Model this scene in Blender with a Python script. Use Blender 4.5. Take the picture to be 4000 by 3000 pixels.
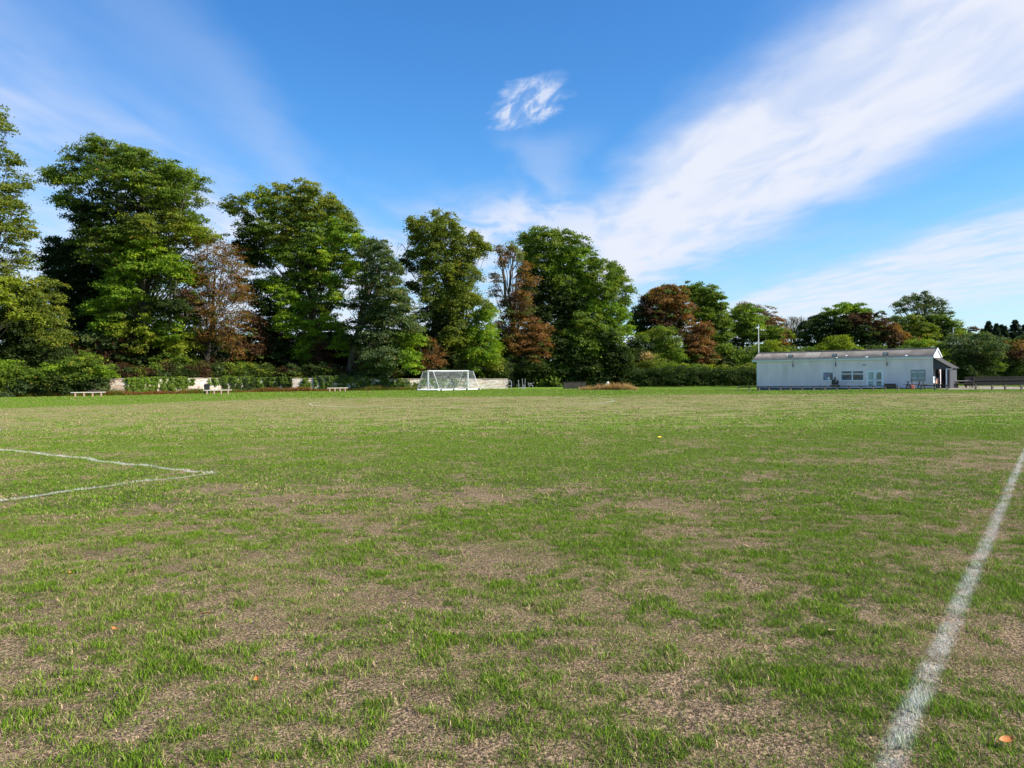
import bpy, math, random
import numpy as np
from mathutils import Vector, Matrix

# ------------------------------------------------------------------ clear
for o in list(bpy.data.objects):
    bpy.data.objects.remove(o)
S = bpy.context.scene
COL = S.collection
R = math.radians
random.seed(11)
rng = np.random.default_rng(11)

# ------------------------------------------------------------------ camera
F = 3000.0            # focal length in photo pixels (photo 4000 x 3000)
CH = 1.65             # camera height
ROLL = 0.0087
HZ = 32.0             # horizon this far above the picture's centre
cam_d = bpy.data.cameras.new('camera')
cam_d.sensor_width = 36.0
cam_d.lens = 36.0 * F / 4000.0
cam_d.clip_start = 0.05
cam_d.clip_end = 6000
cam = bpy.data.objects.new('camera', cam_d)
COL.objects.link(cam)
cam.matrix_world = (Matrix.Translation((0, 0, CH)) @ Matrix.Rotation(R(90) - math.atan(HZ / F), 4, 'X')
                    @ Matrix.Rotation(-ROLL, 4, 'Z'))
S.camera = cam

SUN_AZ, SUN_EL = 106.0, 37.0     # azimuth clockwise from the view direction (+Y)
sd = bpy.data.lights.new('sun', 'SUN')
sd.energy = 5.0
sd.angle = R(0.55)
sd.color = (1.0, 0.93, 0.82)
sun = bpy.data.objects.new('sun', sd)
COL.objects.link(sun)
sv = Vector((math.sin(R(SUN_AZ)) * math.cos(R(SUN_EL)), math.cos(R(SUN_AZ)) * math.cos(R(SUN_EL)), math.sin(R(SUN_EL))))
sun.rotation_euler = sv.to_track_quat('Z', 'Y').to_euler()
sun.location = (30, -10, 40)

S.view_settings.view_transform = 'Standard'
S.view_settings.look = 'None'
S.view_settings.gamma = 1
S.view_settings.exposure = 0.65
S.view_settings.use_curve_mapping = False
S.cycles.max_bounces = 6
S.cycles.transparent_max_bounces = 8
S.cycles.caustics_reflective = False
S.cycles.caustics_refractive = False


# ------------------------------------------------------------------ node helper
class NT:
    def __init__(s, tree):
        s.t = tree

    def n(s, typ, **kw):
        nd = s.t.nodes.new(typ)
        for k, v in kw.items():
            setattr(nd, k, v)
        return nd

    def put(s, sock, v):
        if hasattr(v, 'is_output') or isinstance(v, bpy.types.NodeSocket):
            s.t.links.new(v, sock)
        elif v is not None:
            sock.default_value = v

    def m(s, op, a, b=None, c=None, clamp=False):
        nd = s.n('ShaderNodeMath', operation=op, use_clamp=clamp)
        s.put(nd.inputs[0], a)
        if b is not None: s.put(nd.inputs[1], b)
        if c is not None: s.put(nd.inputs[2], c)
        return nd.outputs[0]

    def sm(s, v, a, b, lo=0.0, hi=1.0):
        nd = s.n('ShaderNodeMapRange', interpolation_type='SMOOTHSTEP')
        s.put(nd.inputs[0], v)
        nd.inputs[1].default_value = a; nd.inputs[2].default_value = b
        nd.inputs[3].default_value = lo; nd.inputs[4].default_value = hi
        return nd.outputs[0]

    def dot(s, v, w):
        nd = s.n('ShaderNodeVectorMath', operation='DOT_PRODUCT')
        s.put(nd.inputs[0], v); nd.inputs[1].default_value = w
        return nd.outputs['Value']

    def vm(s, op, a, b):
        nd = s.n('ShaderNodeVectorMath', operation=op)
        s.put(nd.inputs[0], a); s.put(nd.inputs[1], b)
        return nd.outputs[0]

    def xyz(s, v):
        nd = s.n('ShaderNodeSeparateXYZ'); s.put(nd.inputs[0], v)
        return nd.outputs

    def comb(s, x, y, z):
        nd = s.n('ShaderNodeCombineXYZ')
        s.put(nd.inputs[0], x); s.put(nd.inputs[1], y); s.put(nd.inputs[2], z)
        return nd.outputs[0]

    def noise(s, v, scale, detail=2.0, rough=0.5, dist=0.0):
        nd = s.n('ShaderNodeTexNoise')
        s.put(nd.inputs['Vector'], v)
        nd.inputs['Scale'].default_value = scale
        nd.inputs['Detail'].default_value = detail
        nd.inputs['Roughness'].default_value = rough
        nd.inputs['Distortion'].default_value = dist
        return nd.outputs[0]

    def mix(s, f, a, b):
        nd = s.n('ShaderNodeMix', data_type='RGBA')
        s.put(nd.inputs[0], f)
        for sock, v in ((nd.inputs[6], a), (nd.inputs[7], b)):
            if isinstance(v, (tuple, list)) and len(v) == 3: v = (*v, 1)
            s.put(sock, v)
        return nd.outputs[2]


# ------------------------------------------------------------------ sky
W = bpy.data.worlds.new('World')
S.world = W
W.use_nodes = True
W.node_tree.nodes.clear()
w = NT(W.node_tree)
sky = w.n('ShaderNodeTexSky', sky_type='NISHITA')
sky.sun_disc = False
sky.sun_elevation = R(SUN_EL)
sky.sun_rotation = R(SUN_AZ)
sky.altitude = 100
sky.air_density = 1.0
sky.dust_density = 0.6
sky.ozone_density = 2.2
hs = w.n('ShaderNodeHueSaturation')
hs.inputs['Hue'].default_value = 0.507
hs.inputs['Saturation'].default_value = 1.28
hs.inputs['Value'].default_value = 1.12
clear_sky = w.vm('MULTIPLY', hs.outputs[0], (0.76, 1.10, 1.20))
w.put(hs.inputs['Color'], sky.outputs[0])
tc = w.n('ShaderNodeTexCoord')
gx, gy, gz = w.xyz(tc.outputs['Generated'])
zc = w.m('MAXIMUM', gz, 0.035)
cx = w.m('DIVIDE', gx, zc)
cy = w.m('DIVIDE', gy, zc)
# a high thin layer: streaks run away from the camera on a flat layer overhead
warp = w.noise(w.comb(w.m('MULTIPLY', cx, 0.9), w.m('MULTIPLY', cy, 0.45), 0.0), 1.3, 4, 0.55)
warp2 = w.noise(w.comb(w.m('MULTIPLY', cx, 1.0), w.m('MULTIPLY', cy, 0.6), 4.0), 5.5, 5, 0.6)
xs = w.m('ADD', cx, w.m('MULTIPLY', w.m('SUBTRACT', warp, 0.5), 0.55))
xs = w.m('ADD', xs, w.m('MULTIPLY', w.m('SUBTRACT', warp2, 0.5), 0.14))
fine = w.noise(w.comb(w.m('MULTIPLY', cx, 2.2), w.m('MULTIPLY', cy, 0.8), 2.0), 1.7, 5, 0.50, 0.5)
soft = w.noise(w.comb(w.m('MULTIPLY', cx, 0.7), w.m('MULTIPLY', cy, 0.3), 7.0), 1.5, 4, 0.5)
redge = w.m('ADD', xs, w.m('MULTIPLY', cy, 0.12))
xl = w.m('SUBTRACT', xs, w.m('MULTIPLY', w.m('MAXIMUM', w.m('SUBTRACT', 3.5, cy), 0.0), 0.20))
b1 = w.m('MULTIPLY', w.sm(xl, 0.34, 0.80), w.sm(redge, 1.95, 2.75, 1.0, 0.0))
b1 = w.m('MULTIPLY', b1, w.sm(fine, 0.25, 0.60, 0.72, 1.0))
b2 = w.m('MULTIPLY', w.sm(xs, 2.7, 3.4), w.sm(xs, 5.0, 8.0, 1.0, 0.25))
b2 = w.m('MULTIPLY', b2, w.sm(fine, 0.2, 0.7, 0.45, 0.85))
b3 = w.m('MULTIPLY', w.sm(xs, -5.0, -1.9), w.sm(xs, -1.9, -0.95, 1.0, 0.0))
b3 = w.m('MULTIPLY', b3, w.m('MULTIPLY', w.sm(soft, 0.3, 0.7, 0.55, 0.85), w.sm(fine, 0.25, 0.7, 0.5, 1.0)))
b4 = w.m('MULTIPLY', w.sm(xs, -1.3, -1.02), w.sm(xs, -1.02, -0.78, 1.0, 0.0))
b4 = w.m('MULTIPLY', b4, w.sm(cy, 1.0, 3.5, 0.12, 0.34))
b5 = w.m('MULTIPLY', w.sm(xs, -2.4, -2.9), w.sm(soft, 0.3, 0.7, 0.1, 0.55))
hazy = w.m('MULTIPLY', w.sm(w.m('ADD', cy, w.m('MULTIPLY', w.m('SUBTRACT', soft, 0.5), 5.0)), 3.2, 6.5), w.sm(fine, 0.3, 0.68, 0.16, 0.7))
pf = w.m('ADD', w.m('POWER', w.m('DIVIDE', w.m('SUBTRACT', xs, 0.12), 0.75), 2.0), w.m('POWER', w.m('DIVIDE', w.m('SUBTRACT', cy, 5.6), 1.5), 2.0))
hazy = w.m('MULTIPLY', hazy, w.sm(xs, 1.3, 2.2, 1.0, 0.3))
puff = w.m('MULTIPLY', w.sm(pf, 0.0, 1.6, 1.0, 0.0), w.sm(fine, 0.28, 0.60, 0.2, 0.85))
trail = w.m('MULTIPLY', w.m('MULTIPLY', w.sm(xs, -0.1, 0.12), w.sm(xs, 0.15, 0.4, 1.0, 0.0)), w.m('MULTIPLY', w.sm(cy, 2.9, 3.5), w.sm(fine, 0.35, 0.65, 0.0, 0.35)))
# the small torn cloud on its own
ex = w.m('ADD', cx, w.m('MULTIPLY', w.m('SUBTRACT', w.noise(w.comb(cx, cy, 9.0), 7.0, 4, 0.6), 0.5), 0.16))
ey = w.m('ADD', cy, w.m('MULTIPLY', w.m('SUBTRACT', w.noise(w.comb(cx, cy, 19.0), 7.0, 4, 0.6), 0.5), 0.3))
ex = w.m('DIVIDE', w.m('ADD', w.m('SUBTRACT', ex, 0.065), w.m('MULTIPLY', w.m('SUBTRACT', ey, 2.86), 0.16)), 0.125)
ey2 = w.m('DIVIDE', w.m('SUBTRACT', ey, 2.84), 0.28)
rr = w.m('ADD', w.m('MULTIPLY', ex, ex), w.m('MULTIPLY', ey2, ey2))
wisp = w.noise(w.comb(w.m('ADD', w.m('MULTIPLY', cx, 14.0), w.m('MULTIPLY', cy, 3.0)), w.m('MULTIPLY', cy, 3.0), 3.0), 1.35, 5, 0.6, 0.7)
small = w.m('MULTIPLY', w.sm(rr, 0.25, 1.5, 1.0, 0.0), w.sm(wisp, 0.34, 0.62, 0.15, 0.80))
dens = w.m('MAXIMUM', b1, b2)
for b in (b3, b4, b5, hazy, puff, trail, small):
    dens = w.m('ADD', dens, w.m('MULTIPLY', b, w.m('SUBTRACT', 1.0, dens)))
low = w.sm(gz, 0.0, 0.24, 0.45, 0.0)
dens = w.m('ADD', dens, w.m('MULTIPLY', low, w.m('SUBTRACT', 1.0, dens)), clamp=True)
ccol = w.mix(w.sm(dens, 0.2, 1.0), (3.5, 4.35, 6.1), (5.3, 5.55, 6.3))
skyc = w.mix(dens, clear_sky, ccol)
bg = w.n('ShaderNodeBackground')
w.put(bg.inputs[0], skyc)
bg.inputs[1].default_value = 0.10
wo = w.n('ShaderNodeOutputWorld')
w.t.links.new(bg.outputs[0], wo.inputs[0])


# ------------------------------------------------------------------ photo measurements -> places in the world
def uv(px, py):
    dx, dy = px - 2000.0, py - 1500.0
    return (dx - ROLL * dy) / F, -(dy + ROLL * dx + HZ) / F


def P(px, py, Y):
    u, v = uv(px, py)
    return np.array((u * Y, Y, CH + v * Y))


def G(px, py):
    u, v = uv(px, py)
    Y = -CH / v
    return np.array((u * Y, Y, 0.0))


# ------------------------------------------------------------------ object helpers
def tag(o, label=None, cat=None, group=None, kind=None):
    if label: o['label'] = label
    if cat: o['category'] = cat
    if group: o['group'] = group
    if kind: o['kind'] = kind
    return o


def empty(name, loc=(0, 0, 0), rz=0.0, label=None, cat=None, group=None):
    o = bpy.data.objects.new(name, None)
    o.empty_display_size = 0.2
    o.location = tuple(loc); o.rotation_euler = (0, 0, rz)
    COL.objects.link(o)
    return tag(o, label, cat, group)


def link(name, me, mat=None, parent=None):
    o = bpy.data.objects.new(name, me)
    if mat is not None and len(me.materials) == 0: me.materials.append(mat)
    COL.objects.link(o)
    if parent is not None: o.parent = parent
    return o


class MB:
    """collects boxes, tubes and faces for one mesh"""
    def __init__(s):
        s.v = []; s.f = []

    def faces(s, vs, fs):
        k = len(s.v)
        s.v += [tuple(map(float, q)) for q in vs]
        s.f += [tuple(i + k for i in f) for f in fs]
        return s

    def box(s, x0, x1, y0, y1, z0, z1):
        s.faces([(x0, y0, z0), (x1, y0, z0), (x1, y1, z0), (x0, y1, z0), (x0, y0, z1), (x1, y0, z1), (x1, y1, z1), (x0, y1, z1)],
                [(0, 3, 2, 1), (4, 5, 6, 7), (0, 1, 5, 4), (1, 2, 6, 5), (2, 3, 7, 6), (3, 0, 4, 7)])
        return s

    def tube(s, pts, rad, n=6):
        pts = [Vector(tuple(p)) for p in pts]
        if not hasattr(rad, '__len__'): rad = [rad] * len(pts)
        ring = []
        k = len(s.v)
        prev = None
        for i, p in enumerate(pts):
            d = (pts[min(i + 1, len(pts) - 1)] - pts[max(i - 1, 0)])
            if d.length < 1e-9: d = Vector((0, 0, 1))
            d.normalize()
            a = prev if prev is not None else (Vector((1, 0, 0)) if abs(d.x) < 0.9 else Vector((0, 1, 0)))
            x = (a - d * a.dot(d))
            if x.length < 1e-6: x = d.orthogonal()
            x.normalize(); y = d.cross(x); prev = x
            for j in range(n):
                t = 2 * math.pi * j / n
                q = p + (x * math.cos(t) + y * math.sin(t)) * rad[i]
                s.v.append((q.x, q.y, q.z))
        for i in range(len(pts) - 1):
            for j in range(n):
                a = k + i * n + j; b = k + i * n + (j + 1) % n
                s.f.append((a, b, b + n, a + n))
        s.f.append(tuple(k + j for j in range(n))[::-1])
        s.f.append(tuple(k + (len(pts) - 1) * n + j for j in range(n)))
        return s

    def bar(s, a, b, wd, ht):
        """straight bar with a rectangular section"""
        a = Vector(tuple(a)); b = Vector(tuple(b))
        d = (b - a).normalized()
        up = Vector((0, 0, 1)) if abs(d.z) < 0.95 else Vector((0, 1, 0))
        x = d.cross(up).normalized() * wd / 2; y = x.cross(d).normalized() * ht / 2
        vs = [a - x - y, a + x - y, a + x + y, a - x + y, b - x - y, b + x - y, b + x + y, b - x + y]
        s.faces(vs, [(0, 1, 2, 3), (7, 6, 5, 4), (0, 4, 5, 1), (1, 5, 6, 2), (2, 6, 7, 3), (3, 7, 4, 0)])
        return s

    def mesh(s, name, smooth=False):
        me = bpy.data.meshes.new(name)
        me.from_pydata(s.v, [], s.f)
        if smooth: me.polygons.foreach_set('use_smooth', [True] * len(me.polygons))
        me.update()
        return me

    def build(s, name, mat, parent=None, smooth=False, bevel=0.0):
        o = link(name, s.mesh(name, smooth), mat, parent)
        if bevel:
            b = o.modifiers.new('bevel', 'BEVEL'); b.width = bevel; b.segments = 2
        return o


def tri_mesh(name, V, C=None, extra=None):
    """V (n,3,3) triangles, C (n,3) colours"""
    n = len(V)
    me = bpy.data.meshes.new(name)
    me.vertices.add(n * 3)
    me.vertices.foreach_set('co', V.reshape(-1).astype(np.float32))
    me.loops.add(n * 3)
    me.loops.foreach_set('vertex_index', np.arange(n * 3, dtype=np.int32))
    me.polygons.add(n)
    me.polygons.foreach_set('loop_start', np.arange(0, n * 3, 3, dtype=np.int32))
    me.polygons.foreach_set('loop_total', np.full(n, 3, dtype=np.int32))
    if C is not None:
        at = me.attributes.new('leaf', 'FLOAT_COLOR', 'POINT')
        c4 = np.ones((n, 3, 4), np.float32)
        c4[:, :, :3] = C[:, None, :]
        at.data.foreach_set('color', c4.reshape(-1))
    me.update(calc_edges=True)
    return me


# ------------------------------------------------------------------ materials
def mat(name):
    m = bpy.data.materials.new(name)
    m.use_nodes = True
    m.node_tree.nodes.clear()
    return m, NT(m.node_tree)


def surf(name, col, rough=0.7, var=0.15, scale=3.0, bump=0.0, bscale=40.0, metal=0.0, spec=0.4, stretch=(1, 1, 1), dirt=None, coat=0.0):
    m, t = mat(name)
    tc = t.n('ShaderNodeTexCoord')
    mp = t.n('ShaderNodeMapping'); mp.inputs['Scale'].default_value = stretch
    t.put(mp.inputs[0], tc.outputs['Object'])
    n1 = t.noise(mp.outputs[0], scale, 5, 0.6)
    dark = tuple(c * (1 - var) for c in col); lite = tuple(min(1, c * (1 + var)) for c in col)
    c = t.mix(t.sm(n1, 0.3, 0.7), dark, lite)
    if dirt is not None:
        c = t.mix(t.sm(t.noise(mp.outputs[0], scale * 0.45, 6, 0.7), 0.5, 0.75, 0.0, dirt[3]), c, dirt[:3])
    p = t.n('ShaderNodeBsdfPrincipled')
    t.put(p.inputs['Base Color'], c)
    p.inputs['Roughness'].default_value = rough
    p.inputs['Metallic'].default_value = metal
    p.inputs['Specular IOR Level'].default_value = spec
    p.inputs['Coat Weight'].default_value = coat
    if bump:
        b = t.n('ShaderNodeBump'); b.inputs['Strength'].default_value = bump; b.inputs['Distance'].default_value = 0.02
        t.put(b.inputs['Height'], t.noise(mp.outputs[0], bscale, 5, 0.6))
        t.put(p.inputs['Normal'], b.outputs[0])
    o = t.n('ShaderNodeOutputMaterial'); t.t.links.new(p.outputs[0], o.inputs[0])
    return m


def foliage(name, transl=0.42, rough=0.6, spec=0.14, satn=1.0):
    m, t = mat(name)
    a = t.n('ShaderNodeAttribute', attribute_name='leaf')
    c = a.outputs['Color']
    p = t.n('ShaderNodeBsdfPrincipled')
    t.put(p.inputs['Base Color'], c)
    p.inputs['Roughness'].default_value = rough
    p.inputs['Specular IOR Level'].default_value = spec
    tr = t.n('ShaderNodeBsdfTranslucent')
    tcn = t.vm('MULTIPLY', c, (1.25, 1.35, 0.55))
    t.put(tr.inputs[0], tcn)
    mx = t.n('ShaderNodeMixShader'); mx.inputs[0].default_value = transl
    t.t.links.new(p.outputs[0], mx.inputs[1]); t.t.links.new(tr.outputs[0], mx.inputs[2])
    o = t.n('ShaderNodeOutputMaterial'); t.t.links.new(mx.outputs[0], o.inputs[0])
    return m


M_LEAF = foliage('foliage')
M_BARK = surf('bark', (0.085, 0.070, 0.052), 0.9, 0.35, 2.0, 0.6, 14, stretch=(1, 1, 0.25), spec=0.2)
M_BARK_PALE = surf('pale_bark', (0.27, 0.25, 0.21), 0.9, 0.3, 2.0, 0.5, 14, stretch=(1, 1, 0.25), spec=0.2)

# ------------------------------------------------------------------ pitch geometry
_t0 = G(3490, 2993)[:2]; _t1 = G(3995, 1794)[:2]
AX = (_t1 - _t0); AX /= np.linalg.norm(AX)          # along the touchline, away to the right
BX = np.array((-AX[1], AX[0]))                       # across the pitch, away to the left
def ab(p): return float(np.dot(p[:2], AX)), float(np.dot(p[:2], BX))
b_near = ab(_t0)[1]
a_box, b_box = ab(G(835, 1850))
a_box2, b_box2 = a_box, b_box
cl, cr = G(1243, 1571), G(2396, 1564)
cen = (cl + cr) / 2
R_CIRC = float(np.linalg.norm(cl - cr) / 2)
a_mid, b_mid = ab(cen)
b_far = b_mid + (b_mid - b_near)
arc_c = AX * (a_box - 5.5) + BX * (b_box + 20.15)


def pitch_lines(t, pos):
    """mask of the white lines, from the world position"""
    a = t.dot(pos, (AX[0], AX[1], 0)); b = t.dot(pos, (BX[0], BX[1], 0))
    wob = t.m('MULTIPLY', t.m('SUBTRACT', t.noise(pos, 14.0, 3, 0.6), 0.5), 0.06)
    wob2 = t.m('MULTIPLY', t.m('SUBTRACT', t.noise(pos, 1.6, 2, 0.5), 0.5), 0.03)

    def stripe(dist, half=0.06, soft=0.022, k=1.0):
        d = t.m('ADD', t.m('ABSOLUTE', t.m('ADD', dist, wob2)), wob)
        return t.sm(d, half - soft, half + soft, k, 0.0)

    def gt(v, lim): return t.m('GREATER_THAN', v, lim)
    def lt(v, lim): return t.m('LESS_THAN', v, lim)
    ms = []
    ms.append(stripe(t.m('SUBTRACT', b, b_near), 0.048, 0.034, 0.92))
    ms.append(t.m('MULTIPLY', stripe(t.m('SUBTRACT', a, a_box), 0.064, 0.03, .95), gt(b, b_box - 0.06)))
    ms.append(t.m('MULTIPLY', stripe(t.m('SUBTRACT', b, b_box), 0.056, 0.03, .95), lt(a, a_box + 0.06)))
    v1 = t.n('ShaderNodeVectorMath', operation='DISTANCE'); t.put(v1.inputs[0], pos); v1.inputs[1].default_value = (arc_c[0], arc_c[1], 0)
    ms.append(t.m('MULTIPLY', stripe(t.m('SUBTRACT', v1.outputs['Value'], 9.15), 0.08, 0.03, 0.8), gt(a, a_box)))
    v2 = t.n('ShaderNodeVectorMath', operation='DISTANCE'); t.put(v2.inputs[0], pos); v2.inputs[1].default_value = (cen[0], cen[1], 0)
    fade = t.sm(t.noise(pos, 0.13, 2, 0.5), 0.35, 0.6, 0.25, 0.62)
    ms.append(t.m('MULTIPLY', stripe(t.m('SUBTRACT', v2.outputs['Value'], R_CIRC), 0.11, 0.05), fade))
    ends = t.m('MULTIPLY', gt(b, b_near), lt(b, b_far))
    ms.append(t.m('MULTIPLY', t.m('MULTIPLY', stripe(t.m('SUBTRACT', a, a_mid), 0.07, 0.05, 0.6), fade), ends))
    ms.append(t.m('MULTIPLY', stripe(t.m('SUBTRACT', b, b_far), 0.08, 0.05, 0.6), fade))
    r = ms[0]
    for q in ms[1:]: r = t.m('MAXIMUM', r, q)
    wear = t.sm(t.noise(pos, 3.6, 4, 0.65), 0.34, 0.56, 0.28, 1.0)
    return t.m('MULTIPLY', r, wear)


MARG_P = G(0, 1600)[:2]
MARG_Q = G(1500, 1544)[:2]
_md = (MARG_Q - MARG_P) / np.linalg.norm(MARG_Q - MARG_P)
MARG_N = np.array((-_md[1], _md[0]))


def green_field(t, pos):
    """how green the turf is, 0 straw .. 1 lush, from the world position"""
    x, y, z = t.xyz(pos)
    big = t.noise(pos, 0.10, 3, 0.5)
    mid = t.noise(pos, 0.8, 4, 0.6, 0.3)
    sml = t.noise(pos, 5.2, 5, 0.68, 0.4)
    g = t.m('ADD', t.m('MULTIPLY', mid, 0.45), t.m('MULTIPLY', sml, 0.55))
    g = t.m('ADD', g, t.m('MULTIPLY', t.m('SUBTRACT', big, 0.5), 0.25))
    # lusher turf: outside the pitch, and the middle of the near half
    dm = t.m('SUBTRACT', t.dot(pos, (MARG_N[0], MARG_N[1], 0)), float(MARG_P @ MARG_N))
    dm = t.m('MAXIMUM', dm, t.m('SUBTRACT', y, 60.0))
    dm = t.m('ADD', dm, t.m('MULTIPLY', t.m('SUBTRACT', big, 0.5), 10.0))
    marg = t.sm(t.m('ADD', dm, t.m('MULTIPLY', t.m('SUBTRACT', mid, 0.5), 9.0)), -3.5, 4.5)
    yy = t.m('ADD', y, t.m('MULTIPLY', t.m('SUBTRACT', big, 0.5), 26.0))
    yy = t.m('SUBTRACT', yy, t.m('MULTIPLY', x, 0.25))
    tan = t.m('MULTIPLY', t.sm(yy, 26.0, 42.0), t.sm(yy, 62.0, 76.0, 1.0, 0.35))
    lush = t.m('MULTIPLY', t.sm(yy, 8.0, 15.0), t.sm(yy, 20.0, 30.0, 1.0, 0.0))
    g = t.m('ADD', g, t.m('MULTIPLY', lush, 0.060))
    g = t.m('SUBTRACT', g, t.m('MULTIPLY', tan, 0.042))
    g = t.sm(g, 0.37, 0.62)
    g = t.m('MAXIMUM', g, marg)
    return g, marg, t.sm(y, 16.0, 60.0)


GREEN_D, GREEN_L = (0.052, 0.115, 0.007), (0.265, 0.43, 0.026)
DRY_D, DRY_L = (0.17, 0.110, 0.062), (0.80, 0.57, 0.36)


def ground_mat():
    m, t = mat('turf')
    ge = t.n('ShaderNodeNewGeometry'); pos = ge.outputs['Position']
    g, marg, far = green_field(t, pos)
    f1 = t.noise(pos, 26.0, 4, 0.7)
    f2 = t.noise(pos, 7.0, 4, 0.65)
    x, y, z = t.xyz(pos)
    streak = t.noise(t.comb(t.m('MULTIPLY', x, 0.6), t.m('MULTIPLY', y, 0.35), 0.0), 5.0, 5, 0.7)
    soil = t.mix(f1, (0.028, 0.019, 0.012), (0.16, 0.108, 0.066))
    dry = t.mix(t.m('MULTIPLY', t.m('ADD', f1, streak), 0.5), DRY_D, DRY_L)
    gr = t.mix(t.m('MULTIPLY', t.m('ADD', f1, f2), 0.5), GREEN_D, GREEN_L)
    thatch = t.mix(t.sm(t.noise(pos, 60.0, 3, 0.7), 0.40, 0.64), soil, dry)
    thatch = t.mix(t.sm(t.noise(pos, 1.7, 4, 0.6), 0.48, 0.68, 0.0, 0.55), thatch, soil)
    near = t.mix(t.sm(g, 0.3, 0.9), thatch, t.mix(0.5, soil, (0.06, 0.09, 0.015)))
    gg = t.m('ADD', g, t.m('MULTIPLY', t.m('SUBTRACT', streak, 0.5), 0.7))
    farc = t.mix(t.sm(gg, 0.15, 0.95), t.mix(0.34, t.mix(0.22, dry, soil), gr), gr)
    farc = t.mix(t.m('MULTIPLY', marg, 0.6), farc, t.mix(streak, (0.09, 0.17, 0.025), (0.21, 0.30, 0.05)))
    c = t.mix(t.sm(y, 6.0, 32.0), near, farc)
    ln = pitch_lines(t, pos)
    c = t.mix(t.m('MULTIPLY', ln, t.sm(y, 6.0, 30.0, 0.25, 0.8)), c, (0.78, 0.75, 0.68))
    p = t.n('ShaderNodeBsdfPrincipled')
    t.put(p.inputs['Base Color'], c)
    p.inputs['Roughness'].default_value = 0.9
    p.inputs['Specular IOR Level'].default_value = 0.1
    b = t.n('ShaderNodeBump'); b.inputs['Strength'].default_value = 0.9; b.inputs['Distance'].default_value = 0.05
    t.put(b.inputs['Height'], t.m('ADD', f1, f2))
    t.put(p.inputs['Normal'], b.outputs[0])
    o = t.n('ShaderNodeOutputMaterial'); t.t.links.new(p.outputs[0], o.inputs[0])
    return m


def blade_mat():
    m, t = mat('grass_blade')
    ge = t.n('ShaderNodeNewGeometry'); pos = ge.outputs['Position']
    at = t.n('ShaderNodeAttribute', attribute_name='blade')
    rx, ry, rz = t.xyz(at.outputs['Vector'])      # random, random, height along blade
    oi = t.n('ShaderNodeObjectInfo')
    g, marg, far = green_field(t, pos)
    gg = t.m('ADD', g, t.m('MULTIPLY', t.m('SUBTRACT', rx, 0.5), 0.95))
    isg = t.sm(gg, 0.40, 0.60)
    isg = t.m('MULTIPLY', isg, t.sm(t.m('FRACT', t.m('MULTIPLY', rx, 7.31)), 0.04, 0.14, 0.1, 1.0))
    isg = t.m('MAXIMUM', isg, t.m('MULTIPLY', t.m('GREATER_THAN', t.m('FRACT', t.m('MULTIPLY', rx, 13.7)), 0.66), 0.8))
    tone = t.noise(pos, 2.3, 3, 0.6)
    gl = t.m('ADD', t.m('MULTIPLY', ry, 0.55), t.m('MULTIPLY', tone, 0.55))
    gc = t.mix(gl, GREEN_D, GREEN_L)
    gc = t.mix(t.m('MULTIPLY', far, 0.35), gc, (0.17, 0.27, 0.035))
    dc = t.mix(ry, DRY_D, DRY_L)
    dc = t.mix(t.sm(t.noise(pos, 1.1, 3, 0.6), 0.45, 0.7, 0.0, 0.45), dc, (0.22, 0.14, 0.09))
    c = t.mix(isg, dc, gc)
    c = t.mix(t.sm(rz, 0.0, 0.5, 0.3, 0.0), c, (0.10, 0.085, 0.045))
    ln = pitch_lines(t, pos)
    k = t.m('MULTIPLY', ln, t.sm(t.m('FRACT', t.m('MULTIPLY', rx, 3.7)), 0.10, 0.42, 0.30, 1.0))
    c = t.mix(k, c, (0.74, 0.73, 0.66))
    p = t.n('ShaderNodeBsdfPrincipled')
    t.put(p.inputs['Base Color'], c)
    p.inputs['Roughness'].default_value = 0.65
    p.inputs['Specular IOR Level'].default_value = 0.12
    tr = t.n('ShaderNodeBsdfTranslucent'); t.put(tr.inputs[0], c)
    mx = t.n('ShaderNodeMixShader'); mx.inputs[0].default_value = 0.28
    t.t.links.new(p.outputs[0], mx.inputs[1]); t.t.links.new(tr.outputs[0], mx.inputs[2])
    o = t.n('ShaderNodeOutputMaterial'); t.t.links.new(mx.outputs[0], o.inputs[0])
    return m


def dip(x, y):
    """the field falls away slightly toward the far end of the clubhouse"""
    k = np.clip((y - 74) / 8, 0, 1); k = k * k * (3 - 2 * k)
    k *= np.clip((125 - y) / 20, 0, 1)
    a = np.clip((x - 14) / 12, 0, 1) * np.clip((44 - x) / 15, 0, 1)
    return -0.27 * k * a


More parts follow.
